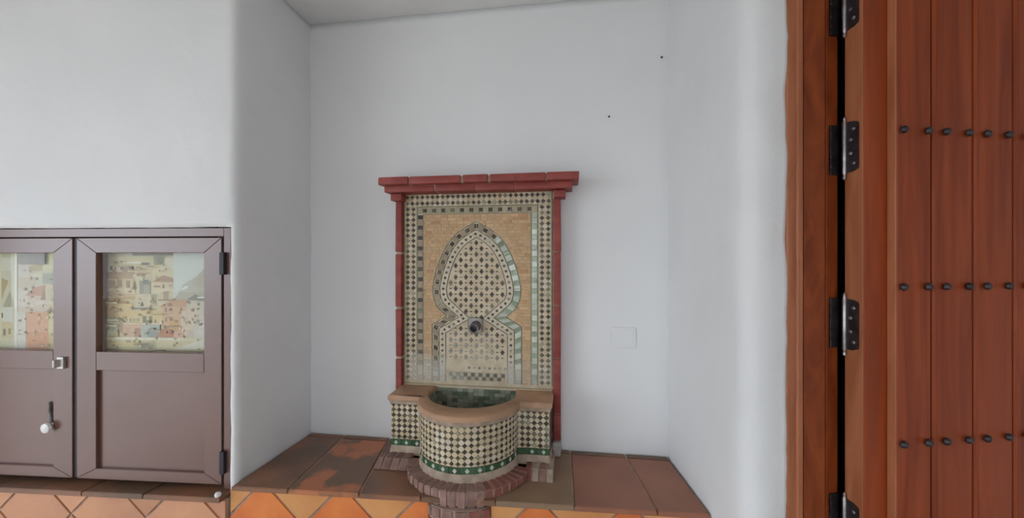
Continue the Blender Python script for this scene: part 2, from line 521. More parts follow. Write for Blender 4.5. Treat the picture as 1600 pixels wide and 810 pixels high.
stud0 = stud_mesh()
stud_used = False
for i in range(len(edges) - 1):
    e0, e1 = edges[i], edges[i + 1]
    m = MB()
    g = 0.0022
    # plank with a bead run along its left edge
    zs = (DZ0 + 0.001, DZ1 - 0.001)
    prof = [(e0 + (0 if i == 0 else g), 0.0505), (e0 + (0 if i == 0 else g), 0.0685), (e0 + g + 0.003, 0.0725)]
    if i:
        prof += [(e0 + g + 0.009, 0.0725), (e0 + g + 0.0115, 0.0698)]
    prof += [(e0 + g + 0.014, 0.0712), ((e0 + e1) / 2, 0.0722), (e1 - g - 0.004, 0.0716), (e1 - g, 0.0685), (e1 - g, 0.0505)]
    base = [(x, -k, zs[0]) for x, k in prof]
    top = [(x, -k, zs[1]) for x, k in prof]
    m.prism(base, top, back=True)
    pk = m.build('plank', 'wood', door)
    if i == 0:
        pass
    for zr in stud_rows:
        for uu in ((1411.5, 1450), (1478, 1513), (1541.5, 1575))[min(i, 2)]:
            if i < 3:
                s = dS(uu, 0.076)
            else:
                s = e0 + (0.035 if uu == 1541.5 else 0.09)
            o = stud0 if not stud_used else stud0.copy()
            if stud_used: C.objects.link(o)
            stud_used = True
            o.parent = pk
            o.location = Vector((s, -0.0705, zr)) - Vector(pk.location) - Vector((0, 0.006, 0))
            o.rotation_euler = (0, random.uniform(0, 3), 0)
# left edge of the first board, painted lighter as the side facing the light
m = MB(); m.box(PL0 - 0.0012, PL0 + 0.003, -0.0715, -0.051, DZ0 + 0.002, DZ1 - 0.002, 0.0008); m.build('lit_edge', 'wood_worn_lit', door)

for zc in (2.128, 1.747, 1.276, 0.741):
    m = MB()
    hs = dS(1314, 0.004)
    H = 0.068
    s0 = dS(1297, -0.018)
    m.box(s0, dS(1310, -0.018), 0.0165, 0.0215, zc - H, zc + H, 0.0008)                         # leaf let on the jamb rebate
    # leaf on the edge of the door, coming towards the room
    ex = ST0 - 0.0015
    pr = [(-0.001, -H), (-0.026, -H * 0.97), (-0.038, -H * 0.90), (-0.040, -H * 0.8), (-0.040, H * 0.8), (-0.038, H * 0.90), (-0.026, H * 0.97), (-0.001, H)]
    m.prism([(ex - 0.0025, y, zc + z) for y, z in pr], [(ex + 0.0012, y, zc + z) for y, z in pr], back=True)
    hg = m.build('hinge', 'iron', door)
    off = Vector(hg.location)
    m = MB()
    hx, hy = ST0 - 0.0062, -0.0045
    m.lathe([(0.001, -H - 0.018), (0.0042, -H - 0.015), (0.0042, -H - 0.008), (0.003, -H - 0.006), (0.0052, -H), (0.0052, H), (0.003, H + 0.006), (0.0042, H + 0.010), (0.001, H + 0.016)], (hx, hy, zc), (0, 0, 1), n=12)
    m.build('hinge_pin', 'steel', hg, smooth=40, off=off)
    for zz in (-0.045, -0.018, 0.018, 0.045):
        m = MB(); m.lathe([(0.0048, 0), (0.0044, 0.0015), (0.002, 0.0024)], (ex - 0.0025, -0.028 + (0.008 if abs(zz) < 0.03 else 0), zc + zz), (-1, 0, 0), n=10)
        m.build('screw', 'steel', hg, smooth=40, off=off)
        m = MB(); m.lathe([(0.0042, 0), (0.0038, 0.0014), (0.0018, 0.002)], ((s0 + hs) / 2 - 0.004, 0.0165, zc + zz), (0, -1, 0), n=10)
        m.build('screw', 'iron', hg, smooth=40, off=off)

# ---------------------------------------------------------------- tiled ledge
LZ = 0.675
ledge = empty('tiled_ledge', (-0.39, 1.45, 0.0))
tag(ledge, 'terracotta slab ledge with diamond-set orange tile front carrying the fountain', 'ledge')
LO = (-0.39, 1.45, 0.0)
fr = lambda x: 1.2225 + 0.049 * (x + 1.165)                 # front line of the ledge top
rwall = lambda y: 0.374 + (WALL_Y - y) * (0.447 - 0.374) / (WALL_Y - 1.118)
lwall = LX
fl = lambda x: lw(x) - 0.027                                # front line of the sill under the cabinet
TH = 0.016
# core
m = MB()
zc = LZ - 0.0045
poly = [(-3.28, fr(-3.28) + 0.024), (LX, fr(LX) + 0.024), (rwall(1.3) - 0.002, fr(0.42) + 0.024), (rwall(WALL_Y) - 0.004, WALL_Y - 0.004), (LX + 0.004, WALL_Y - 0.004), (LX + 0.004, 1.32)]
front = [(LX + 0.006, fr(LX) + 0.018), (rwall(1.3) - 0.006, fr(0.42) + 0.018), (rwall(WALL_Y) - 0.006, WALL_Y - 0.004), (LX + 0.006, WALL_Y - 0.004)]
m.prism([(x, y, 0.002) for x, y in front], [(x, y, zc) for x, y in front], back=True)
m.build('core', 'mortar', ledge, off=LO)
SILL_O = (-1.9, 1.17, 0.0)
sill_root = empty('tiled_sill', SILL_O)
tag(sill_root, 'dark terracotta sill with pinkish diamond-set tile front below the brown cabinet', 'sill')
m = MB()
left = [(-2.6, fl(-2.6) + 0.010), (LX - 0.016, fl(LX) + 0.010), (LX - 0.016, lw(LX) - 0.004), (-2.6, lw(-2.6) - 0.004)]
m.prism([(x, y, 0.002) for x, y in left], [(x, y, 0.625) for x, y in left], back=True)
m.build('core', 'mortar', sill_root, off=SILL_O)


def slab_tile(corners, z1, th, mt, name='slab_tile', root=None, ro=None):
    """corners: plan polygon of a tile, slightly pillowed with worn edges."""
    p = shrink(corners, 0.0022)
    q = shrink(corners, 0.0052)
    m = MB()
    dz = random.uniform(-0.0012, 0.0012)
    base = [(x, y, z1 - th) for x, y in p]; mid = [(x, y, z1 - 0.003 + dz) for x, y in p]; top = [(x, y, z1 + dz) for x, y in q]
    n = len(p)
    m.mesh(base + mid + top, [tuple(reversed(range(n))), tuple(range(2 * n, 3 * n))] + [(i, (i + 1) % n, n + (i + 1) % n, n + i) for i in range(n)] + [(n + i, n + (i + 1) % n, 2 * n + (i + 1) % n, 2 * n + i) for i in range(n)])
    return m.build(name, mt, root or ledge, off=ro or LO)


# joints: (x at the front edge, x at the back)
J = [(-1.1495, -1.1495), (-0.944, -0.985), (-0.695, -0.775), (-0.485, -0.54), (-0.24, -0.24), (0.008, -0.004), (0.262, 0.213), (rwall(1.3) - 0.004, rwall(1.63) - 0.004)]
YB = 1.625
kinds = ['tile_dark', 'tile_patch', 'tile_dark', 'tile_dark', 'tile_grey', 'tile_red', 'tile_red']
for i in range(len(J) - 1):
    (a0, a1), (b0, b1) = J[i], J[i + 1]
    slab_tile([(a0, fr(a0) - (0.0 if i else 0.0)), (b0, fr(b0)), (b1, YB), (a1, YB)], LZ, TH, kinds[i])
    slab_tile([(a1, YB), (b1, YB), (b1 - 0.004, WALL_Y - 0.004), (a1, WALL_Y - 0.004)], LZ, TH, 'tile_dark')
# sill tiles under the cabinet
sill = [-2.55, -2.28, -2.03, lu(150, 765)[0] + LX + 0.0, lu(243, 770)[0] + LX, LX - 0.018]
sill = sorted(sill)
for a, c in zip(sill, sill[1:]):
    slab_tile([(a, fl(a) - 0.018), (c, fl(c) - 0.018), (c, lw(c) + 0.06), (a, lw(a) + 0.06)], 0.643, 0.017, 'tile_dark', 'sill_tile', sill_root, SILL_O)
# crumbs of plaster at the sill's end
m = MB(); m.lathe([(0.004, -0.010), (0.009, -0.006), (0.010, 0.0), (0.007, 0.007), (0.002, 0.010)], (LX - 0.030, fr(LX) - 0.012, 0.651), (1, 0.3, 0.1), n=8)
m.build('plaster_crumb', 'plaster', sill_root, smooth=True, off=SILL_O)

# diamond-set riser tiles
DG = 0.1415
ROT = math.atan(0.049)


def riser(x0, x1, z1, cx, pale, yoff, root=None, ro=None, fr=fr):
    for j in range(-4, 3):
        for i in range(-12, 12):
            px = cx + DG * 2 * i + (DG if j % 2 else 0)
            pz = 0.549 + DG * j
            p = clip_poly([(px, pz - DG), (px + DG, pz), (px, pz + DG), (px - DG, pz)], x0, x1, 0.02, z1)
            if not p: continue
            p = shrink(p, 0.0022)
            if len(p) < 3: continue
            q = shrink(p, 0.002)
            if len(q) != len(p) or max(a[0] for a in p) - min(a[0] for a in p) < 0.012: continue
            m = MB()
            dy = random.uniform(-0.0008, 0.0008) + yoff
            m.prism([(x, fr(x) + 0.0255, z) for x, z in p], [(x, fr(x) + 0.013 + dy, z) for x, z in q], back=True)
            mt = random.choice(pale)
            if abs(j) % 2 == 1 and 'riser_a' in pale: mt = 'riser_b'
            elif 'riser_a' in pale: mt = 'riser_a'
            m.build('riser_tile', mt, root or ledge, off=ro or LO)


riser(-2.55, LX - 0.014, 0.625, -1.041, ['riser_c'], -0.008, sill_root, SILL_O, fl)
riser(LX - 0.010, -0.46, LZ - TH - 0.001, -1.041, ['riser_a', 'riser_b'], 0.0)
riser(-0.26, rwall(1.3) - 0.006, LZ - TH - 0.001, -0.106, ['riser_a', 'riser_b'], 0.0)

# ---------------------------------------------------------------- wall fountain
XC = -0.388
FO = (XC, WALL_Y, LZ)
ft = empty('tiled_fountain', FO)
tag(ft, 'mosaic-tiled wall fountain with red brick surround, arched panel and rounded basin', 'fountain')

# --- red brick surround
yb = WALL_Y - 0.002


def red_brick(x0, x1, z0, z1, front, bev=0.004, sag=0.0):
    m = MB()
    m.box(x0, x1, WALL_Y - front, yb, z0, z1, bev, 2, jit=0.0012)
    return m.build('brick', 'red_brick', ft, off=FO, smooth=30)


for u0, u1 in ((590.2, 637.4), (638.8, 718.8), (722.6, 762), (765.3, 852.2), (854, 905)):
    x0, _ = at(u0, 278, WALL_Y - 0.135); x1, _ = at(u1, 278, WALL_Y - 0.135)
    red_brick(x0, x1, 1.7475, 1.7775, 0.135, 0.0045)
for u0, u1 in ((600.4, 677.8), (679.5, 741.5), (742.2, 803.3), (804.2, 893.7)):
    x0, _ = at(u0, 290, WALL_Y - 0.11); x1, _ = at(u1, 290, WALL_Y - 0.11)
    red_brick(x0, x1, 1.7205, 1.7465, 0.11, 0.003)
for u0, u1 in ((609.8, 627), (865.2, 883.5)):
    x0, _ = at(u0, 300, WALL_Y - 0.085); x1, _ = at(u1, 300, WALL_Y - 0.085)
    red_brick(x0, x1, 1.690, 1.7185, 0.085, 0.003)
PX = [(at(617.8, 400, WALL_Y - 0.06)[0], at(627, 400, WALL_Y - 0.06)[0]), (at(864.5, 400, WALL_Y - 0.06)[0], at(876, 400, WALL_Y - 0.06)[0])]
zl = [(1.480, 1.689), (1.250, 1.470), (1.042, 1.240), (0.835, 1.033), (0.70, 0.828)]
zr = [(1.479, 1.689), (1.268, 1.4765), (1.057, 1.265), (0.838, 1.054), (0.733, 0.834)]
for (x0, x1), zz in zip(PX, (zl, zr)):
    for z0, z1 in zz:
        red_brick(x0, x1, z0, z1, 0.06, 0.003)
# mortar behind and between the bricks
m = MB()
m.box(PX[0][0] + 0.004, PX[1][1] - 0.004, WALL_Y - 0.030, WALL_Y - 0.0025, LZ, 1.7195)
m.box(PX[0][0] + 0.003, PX[0][1] - 0.002, WALL_Y - 0.054, WALL_Y - 0.0025, LZ, 1.70)
m.box(PX[1][0] + 0.002, PX[1][1] - 0.003, WALL_Y - 0.054, WALL_Y - 0.0025, LZ, 1.70)
x0, _ = at(602, 290, WALL_Y - 0.1); x1, _ = at(892, 290, WALL_Y - 0.1)
m.box(x0, x1, WALL_Y - 0.106, WALL_Y - 0.0025, 1.7215, 1.7485)
x0, _ = at(593, 278, WALL_Y - 0.13); x1, _ = at(902, 278, WALL_Y - 0.13)
m.box(x0, x1, WALL_Y - 0.128, WALL_Y - 0.0025, 1.7490, 1.774)
m.build('mortar_bed', 'mortar', ft, off=FO)
m = MB(); m.box(PX[1][0] - 0.004, PX[1][1] + 0.001, WALL_Y - 0.072, WALL_Y - 0.003, LZ + 0.001, 0.732, 0.006, 2, jit=0.002)
m.build('plinth_block', 'cement', ft, off=FO)

# --- mosaic panel
PY = WALL_Y - 0.034                       # face of the tile bed
DARK = (0.055, 0.040, 0.026, 1); DARK2 = (0.11, 0.085, 0.055, 1); OLIVE = (0.20, 0.19, 0.12, 1); FADE = (0.33, 0.34, 0.25, 1)
CREAM = (0.62, 0.505, 0.335, 1); CREAM2 = (0.66, 0.57, 0.43, 1); BEIGE = (0.36, 0.28, 0.19, 1)
GREEN = (0.045, 0.105, 0.055, 1); CLAY = (0.60, 0.39, 0.215, 1); CLAY2 = (0.64, 0.43, 0.25, 1); WASH = (0.60, 0.57, 0.50, 1)
GLARE = (0.55, 0.60, 0.50, 1)  # pale green that paints window glare onto the right-hand squares


def dk():
    r = random.random()
    return jcol(DARK if r < 0.55 else DARK2 if r < 0.85 else OLIVE if r < 0.95 else FADE, 0.15)


def wash(c, x, z):
    """Lime wash-off from the spout water: pale deposit over the lower middle of the panel."""
    n = noise.noise(Vector((x * 9, z * 9, 3.1))) * 0.5
    t = max(0, min(1, (1.075 - z) / 0.09 + n)) * (1.0 if -0.66 < x < -0.20 else 0.35)
    t2 = max(0, min(0.55, (1.17 - z) / 0.14 + n)) if abs(x - XC + 0.03) < 0.10 else 0
    return mixc(c, jcol(WASH, 0.06), max(t * 0.85, t2))


def tess(m, pts, col, y=None, h=0.0016, g=0.0007):
    """A tessera on the panel plane from an (x, z) outline."""
    y = PY if y is None else y
    p = shrink(pts, g)
    if len(p) != len(pts): return
    q = shrink(p, min(0.0007, g))
    if len(q) != len(p): return
    m.prism([(a, y + 0.0005, c) for a, c in p], [(a, y - h + random.uniform(-0.0003, 0.0003), c) for a, c in q], col)


def diamond(cx, cz, a, b=None):
    b = b or a
    return [(cx, cz - b), (cx + a, cz), (cx, cz + b), (cx - a, cz)]


def octagon(x0, x1, z0, z1, a):
    return [(x0 + a, z0), (x1 - a, z0), (x1, z0 + a), (x1, z1 - a), (x1 - a, z1), (x0 + a, z1), (x0, z1 - a), (x0, z0 + a)]


PB, PT = 0.9395, 1.7265                   # bottom and top of the panel
HW = 0.3135
bed = MB(); bed.box(XC - HW - 0.004, XC + HW + 0.004, PY, WALL_Y - 0.0305, PB - 0.012, PT + 0.002)
bed.build('panel_bed', 'grout', ft, off=FO)

# outer border: two lines of dark diamonds between cream octagons
m = MB()
SP = 0.0222


def lattice(m, x0, x1, z0, z1, nx, nz, drk=0.44, washed=True):
    sx, sz = (x1 - x0) / nx, (z1 - z0) / nz
    a = drk * min(sx, sz)
    for i in range(nx + 1):
        for j in range(nz + 1):
            bx0, bx1, bz0, bz1 = x0 + (i - .5) * sx, x0 + (i + .5) * sx, z0 + (j - .5) * sz, z0 + (j + .5) * sz
            bx0, bx1, bz0, bz1 = max(bx0, x0), min(bx1, x1), max(bz0, z0), min(bz1, z1)
            # cream octagons sit on the lattice corners, cut flat at the border
            ca = lambda v, lim: a if abs(v - lim) > 1e-6 else 0.0
            pts = []
            L_, R_, B_, T_ = i > 0, i < nx, j > 0, j < nz
            c = lambda s, t: a if (s and t) else 0
            def corner(px, pz, sx_, sz_, k):
                return [(px, pz)] if k == 0 else None
            k = c(L_, B_); pts += [(bx0, bz0)] if not k else [(bx0, bz0 + k), (bx0 + k, bz0)]
            k = c(R_, B_); pts += [(bx1, bz0)] if not k else [(bx1 - k, bz0), (bx1, bz0 + k)]
            k = c(R_, T_); pts += [(bx1, bz1)] if not k else [(bx1, bz1 - k), (bx1 - k, bz1)]
            k = c(L_, T_); pts += [(bx0, bz1)] if not k else [(bx0 + k, bz1), (bx0, bz1 - k)]
            col = jcol(CREAM if random.random() < .6 else CREAM2, 0.12)
            if washed: col = wash(col, (bx0 + bx1) / 2, (bz0 + bz1) / 2)
            tess(m, pts, col, g=0.0005)
    for i in range(nx):
        for j in range(nz):
            cx, cz = x0 + (i + .5) * sx, z0 + (j + .5) * sz
            col = dk()
            if washed: col = wash(col, cx, cz)
            tess(m, diamond(cx, cz, a), col, g=0.0004, h=0.002)


BW, BT = 0.0585, 0.0525
IX0, IX1, IZ1 = XC - HW + BW, XC + HW - BW, PT - 0.004 - BT
lattice(m, XC - HW + 0.005, IX0 - 0.003, PB + 0.002, IZ1, 2, 33)
lattice(m, IX1 + 0.003, XC + HW - 0.005, PB + 0.002, IZ1, 2, 33)
lattice(m, XC - HW + 0.005, XC + HW - 0.005, IZ1, PT - 0.004, 28, 2)
tag(m.build('border_mosaic', 'tessera', ft, off=FO), 'double row of dark diamonds in cream mosaic framing the panel', kind='stuff')


# thin green lines and alternating squares
def strip(m, x0, x1, z0, z1, col, n=1, vertical=True):
    for i in range(n):
        if vertical:
            a, c = z0 + (z1 - z0) * i / n, z0 + (z1 - z0) * (i + 1) / n
            tess(m, [(x0, a), (x1, a), (x1, c), (x0, c)], wash(jcol(col, .2), x0, (a + c) / 2), g=0.0003)
        else:
            a, c = x0 + (x1 - x0) * i / n, x0 + (x1 - x0) * (i + 1) / n
            tess(m, [(a, z0), (c, z0), (c, z1), (a, z1)], wash(jcol(col, .2), (a + c) / 2, z0), g=0.0003)


m = MB()
strip(m, XC - HW, XC + HW, PT - 0.0035, PT + 0.0005, GREEN, 24, False)
for sx in (-1, 1):
    xa, xb = XC + sx * (HW - 0.0045), XC + sx * HW
    strip(m, min(xa, xb), max(xa, xb), PB, PT - 0.004, OLIVE if sx < 0 else GREEN, 40)
    xa, xb = XC + sx * (HW - BW - 0.0028), XC + sx * (HW - BW + 0.0005)
    strip(m, min(xa, xb), max(xa, xb), PB, IZ1, GREEN, 36)
    xa, xb = XC + sx * 0.2255, XC + sx * 0.2285
    strip(m, min(xa, xb), max(xa, xb), PB, IZ1 - 0.032, OLIVE, 36)
strip(m, IX0, IX1, IZ1 - 0.0032, IZ1 + 0.0002, GREEN, 22, False)
strip(m, XC - 0.2285, XC + 0.2285, IZ1 - 0.0345, IZ1 - 0.0318, OLIVE, 22, False)
tag(m.build('line_tiles', 'tessera', ft, off=FO), kind='stuff')

m = MB()
q0, q1 = 0.2292, HW - BW - 0.0032
for sx in (-1, 1):
    z = IZ1 - 0.0345; k = 0
    while z > PB + 0.004:
        h = 0.020 if k % 2 == 0 else 0.0235
        z2 = max(z - h, PB)
        xa, xb = sorted((XC + sx * q0, XC + sx * q1))
        if sx < 0:
            col = dk() if k % 2 == 0 else jcol(BEIGE, .15)
        else:
            col = jcol((0.28, 0.36, 0.24, 1), .3) if k % 2 == 0 else jcol(GLARE, .12)  # right column: glare on the glaze put into the colour
        tess(m, [(xa, z2), (xb, z2), (xb, z), (xa, z)], wash(col, (xa + xb) / 2, z), g=0.0006)
        z = z2; k += 1
x = XC - q1; k = 0
while x < XC + q1 - 0.004:
    w = 0.0235 if k % 2 == 0 else 0.0165
    x2 = min(x + w, XC + q1)
    z0, z1 = IZ1 - 0.0315, IZ1 - 0.0036
    tess(m, [(x, z0), (x2, z0), (x2, z1), (x, z1)], jcol((0.42, 0.36, 0.24, 1), .1), g=0.0006)
    if k % 2:
        zc_ = (z0 + z1) / 2
        tess(m, [(x, zc_ - .008), (x2, zc_ - .008), (x2, zc_ + .008), (x, zc_ + .008)], dk(), h=0.0024, g=0.0003)
    x = x2; k += 1
tag(m.build('square_band', 'tessera_gloss', ft, off=FO), kind='stuff')

# --- arch
half = [(0, 1.6055), (0.036, 1.588), (0.074, 1.564), (0.1, 1.541), (0.121, 1.515), (0.138, 1.487), (0.152, 1.457), (0.171, 1.406), (0.182, 1.36), (0.187, 1.33), (0.1855, 1.30), (0.178, 1.27), (0.164, 1.245), (0.128, 1.2135), (0.190, 1.1765), (0.190, PB + 0.001)]
full = [(XC - w, z) for w, z in reversed(half)] + [(XC + w, z) for w, z in half[1:]]


def offset_path(path, d):
    """Offset to the right-hand side when walking left foot -> apex -> right foot (towards the inside)."""
    out = []
    for i, p in enumerate(path):
        p = Vector(p)
        ns = []
        if i > 0:
            e = (p - Vector(path[i - 1])).normalized(); ns.append(Vector((e.y, -e.x)))
        if i < len(path) - 1:
            e = (Vector(path[i + 1]) - p).normalized(); ns.append(Vector((e.y, -e.x)))
        n = sum(ns, Vector((0, 0)))
        n = n / max(0.3, n.dot(ns[0]))
        if i in (0, len(path) - 1): n = ns[0]
        out.append((p.x + n.x * d, p.y + n.y * d))
    return out


def resample(path, n_per=None, step=None):
    pts = [Vector(p) for p in path]
    L = [0.0]
    for a, c in zip(pts, pts[1:]): L.append(L[-1] + (c - a).length)
    def f(s):
        s = max(0, min(L[-1], s))
        for i in range(len(L) - 1):
            if s <= L[i + 1] + 1e-9:
                e = (pts[i + 1] - pts[i]).normalized()
                return pts[i].lerp(pts[i + 1], (s - L[i]) / max(1e-9, L[i + 1] - L[i])), e
        return pts[-1], (pts[-1] - pts[-2]).normalized()
    return f, L


def ribbon(m, path, w, colf, maxlen=0.02, h=0.0016):
    inner = offset_path(path, w)
    for (a, c), (d, e) in zip(zip(path, path[1:]), zip(inner, inner[1:])):
        n = max(1, int((Vector(c) - Vector(a)).length / maxlen))
        for k in range(n):
            t0, t1 = k / n, (k + 1) / n
            P0, P1 = Vector(a).lerp(Vector(c), t0), Vector(a).lerp(Vector(c), t1)
            Q0, Q1 = Vector(d).lerp(Vector(e), t0), Vector(d).lerp(Vector(e), t1)
            tess(m, [tuple(P0), tuple(P1), tuple(Q1), tuple(Q0)], wash(colf(P0, k), P0.x, P0.y), h=h, g=0.0002)


def inside(poly, x, z):
    c = False
    for i in range(len(poly)):
        (x1, z1), (x2, z2) = poly[i - 1], poly[i]
        if (z1 > z) != (z2 > z) and x < (x2 - x1) * (z - z1) / (z2 - z1) + x1: c = not c
    return c


p_in1 = offset_path(full, 0.030)
p_in2 = offset_path(full, 0.0585)
m = MB()
ribbon(m, full, 0.0028, lambda p, k: jcol(GREEN, .25))
ribbon(m, p_in1, 0.0028, lambda p, k: jcol(GREEN, .25))
ribbon(m, p_in2, 0.0028, lambda p, k: jcol(DARK, .25))
tag(m.build('arch_lines', 'tessera', ft, off=FO), kind='stuff')

# outer arch band: dark and buff squares, painted pale on the right for glare
m = MB()
mid_o, mid_i = offset_path(full, 0.0032), offset_path(full, 0.0296)
cum = 0.0
segs = []
for a, c, d, e in zip(mid_o, mid_o[1:], mid_i, mid_i[1:]):
    segs.append((Vector(a), Vector(c), Vector(d), Vector(e)))
mids = [(Vector(a) + Vector(d)) / 2 for a, d in zip(mid_o, mid_i)]
L = [0.0]
for a, c in zip(mids, mids[1:]): L.append(L[-1] + (c - a).length)
brk = set(); s = 0.0; k = 0; cells = []
while s < L[-1]:
    w = 0.0195 if k % 2 == 0 else 0.0235
    cells.append((s, min(L[-1], s + w), k % 2)); s += w; k += 1


def band_pt(s):
    for i in range(len(L) - 1):
        if s <= L[i + 1] + 1e-9:
            t = (s - L[i]) / (L[i + 1] - L[i])
            a, c, d, e = segs[i]
            return a.lerp(c, t), d.lerp(e, t)
    return segs[-1][1], segs[-1][3]


for s0, s1, par in cells:
    cuts = [s0] + [l for l in L if s0 + 0.003 < l < s1 - 0.003] + [s1]
    for a, c in zip(cuts, cuts[1:]):
        o0, i0 = band_pt(a); o1, i1 = band_pt(c)
        cx, cz = (o0.x + i1.x) / 2, (o0.y + i1.y) / 2
        right = cx > XC + 0.08
        if par == 0: col = jcol((0.26, 0.33, 0.22, 1), .3) if right else dk()
        else: col = jcol(GLARE, .12) if right else jcol(BEIGE, .15)
        if par == 0 and not right and cz > 1.0:
            f0 = o0.lerp(i0, .14); f1 = o1.lerp(i1, .14); g0 = o0.lerp(i0, .86); g1 = o1.lerp(i1, .86)
        else:
            f0, f1, g0, g1 = o0, o1, i0, i1
        tess(m, [tuple(f0), tuple(f1), tuple(g1), tuple(g0)], wash(col, cx, cz), g=0.0006)
tag(m.build('arch_square_band', 'tessera_gloss', ft, off=FO), kind='stuff')

# inner arch band: little dark diamonds on cream
m = MB()
ribbon(m, offset_path(full, 0.0334), 0.0248, lambda p, k: jcol(CREAM2, .1), maxlen=0.0235, h=0.001)
f, LL = resample(offset_path(full, 0.0458))
s = 0.012
while s < LL[-1] - 0.05:
    p, e = f(s)
    if p.y > 1.02:
        n = Vector((-e.y, e.x)); a = 0.0072
        tess(m, [tuple(p - e * a), tuple(p - n * a), tuple(p + e * a), tuple(p + n * a)], wash(dk(), p.x, p.y), h=0.0022, g=0.0003)
    s += 0.0232
tag(m.build('arch_diamond_band', 'tessera', ft, off=FO), kind='stuff')

# field inside the arch: tall diamonds joined by dashes
m = MB()
field = offset_path(full, 0.0615)
FB = 1.022
dx, dz = 0.0437, 0.0236
for j in range(0, 40):
    z = 1.5165 - dz * j
    if z < FB: break
    for i in range(-5, 6):
        x = XC + dx * (i + (0.5 if j % 2 else 0))
        if all(inside(field, x + a, z + c) for a, c in ((0.008, 0), (-0.008, 0), (0, 0.009))) and not (abs(x - XC) < 0.028 and abs(z - 1.176) < 0.03):
            tess(m, diamond(x, z, 0.0092, 0.0122), wash(dk(), x, z), h=0.0020, g=0.0003)
        x2 = x + dx / 2
        if inside(field, x2 + 0.006, z) and inside(field, x2 - 0.006, z) and not (abs(x2 - XC) < 0.03 and abs(z - 1.176) < 0.03):
            tess(m, diamond(x2, z, 0.0070, 0.0032), wash(dk(), x2, z), h=0.0020, g=0.0002)
# worn rows at the foot of the arch
strip(m, XC - 0.128, XC + 0.128, 0.981, 0.984, DARK2, 10, False)
for r, z in enumerate((0.9495, 0.965)):
    for i in range(15):
        x = XC - 0.116 + i * 0.0157
        c = jcol(DARK2, .2) if (i + r) % 2 else jcol((0.52, 0.46, 0.30, 1), .12)
        c = mixc(c, WASH, 0.15 + 0.5 * max(0, noise.noise(Vector((x * 14, z * 30, 8)))) + (0.35 if i < 4 else 0))
        tess(m, [(x, z), (x + .0157, z), (x + .0157, z + .0155), (x, z + .0155)], c, g=0.0004)
for i in range(8):
    x = XC - 0.03 + i * 0.0215
    tess(m, diamond(x, 1.001, 0.0065), mixc(dk(), WASH, random.uniform(.2, .8)), g=0.0002)
tag(m.build('arch_field', 'tessera', ft, off=FO), 'cream mosaic of tall dark diamonds joined by dashes, washed pale below the spout', kind='stuff')

# spandrels: small unglazed clay bricks laid in rows
m = MB()
bw, bh = 0.0315, 0.0135
zt = IZ1 - 0.0347
row = 0
while zt > PB + 0.004:
    z0 = max(zt - bh, PB)
    x = XC - 0.225 - random.uniform(0, bw)
    while x < XC + 0.225:
        w = bw * random.uniform(0.75, 1.2)
        xa, xb = max(x, XC - 0.225), min(x + w, XC + 0.225)
        if xb - xa > 0.004:
            zc_ = (z0 + zt) / 2
            # clip against the arch outline
            ws = [h for h in half]
            wz = 0.0
            for (w0, h0), (w1, h1) in zip(half, half[1:]):
                if min(h0, h1) <= zc_ <= max(h0, h1) and abs(h1 - h0) > 1e-6:
                    wz = max(wz, w0 + (w1 - w0) * (zc_ - h0) / (h1 - h0))
            pieces = []
            if zc_ > 1.606: pieces = [(xa, xb)]
            else:
                if xa < XC - wz: pieces.append((xa, min(xb, XC - wz)))
                if xb > XC + wz: pieces.append((max(xa, XC + wz), xb))
            for pa, pb in pieces:
                if pb - pa > 0.003:
                    c = jcol(CLAY if random.random() < .6 else CLAY2, 0.08)
                    if random.random() < 0.07: c = jcol((0.54, 0.31, 0.165, 1), .08)
                    tess(m, [(pa, z0), (pb, z0), (pb, zt), (pa, zt)], wash(c, (pa + pb) / 2, zc_ - 0.02), h=0.0012, g=0.0004)
        x += w
    zt = z0; row += 1
tag(m.build('clay_field', 'clay_tessera', ft, off=FO), 'buff clay brick tiles around the arch', kind='stuff')

# --- spout
sx_, sz_ = at(743.5, 508.5, PY)
m = MB()
m.box(sx_ - 0.030, sx_ + 0.028, PY - 0.012, PY - 0.0005, sz_ - 0.032, sz_ + 0.030, 0.009, 3, jit=0.004)
m.build('spout_plate', 'cement', ft, off=FO, smooth=40)
m = MB()
m.lathe([(0.021, 0.0), (0.0215, 0.012), (0.0175, 0.018), (0.0175, 0.036), (0.020, 0.038), (0.020, 0.046), (0.0135, 0.046), (0.0125, 0.02), (0.001, 0.02)], (sx_ + 0.004, PY - 0.009, sz_), (0, -1, -0.12), n=20)
m.build('spout', 'pipe', ft, off=FO, smooth=40)

# --- basin
RZ = 0.925                                 # top of the rim
MZ = 0.728                                 # foot of the mosaic
AX0, AX1 = XC - 0.306, XC + 0.308          # arms
AY = 1.487                                 # front of the arms
BX, BY, BR = -0.382, 1.496, 0.184          # rounded front of the mosaic
IXc, IYc, IR = -0.386, 1.560, 0.171        # opening
PF = PY - 0.002


def outline(grow, n=36, y_back=PF):
    r = BR + grow
    yy = AY - grow
    a0 = math.asin(max(-1, min(1, (BY - yy) / r)))
    pts = [(AX0 - grow, y_back), (AX0 - grow, yy)]
    for i in range(n + 1):
        t = math.pi + a0 + (math.pi - 2 * a0) * i / n
        pts.append((BX + r * math.cos(t), BY + r * math.sin(t)))
    pts += [(AX1 + grow, yy), (AX1 + grow, y_back)]
    return pts


def opening(r, n=36):
    dy = PF - 0.012 - IYc
    a1 = math.acos(max(-1, min(1, 0)))
    a0 = math.asin(dy / r) if dy < r else math.pi / 2
    pts = []
    for i in range(n + 1):
        t = math.pi - a0 + (math.pi + 2 * a0) * i / n
        pts.append((IXc + r * math.cos(t), IYc + r * math.sin(t)))
    return pts


# rim: slab with the opening cut out of it
out, inn = outline(0.010), opening(IR)
m = MB()


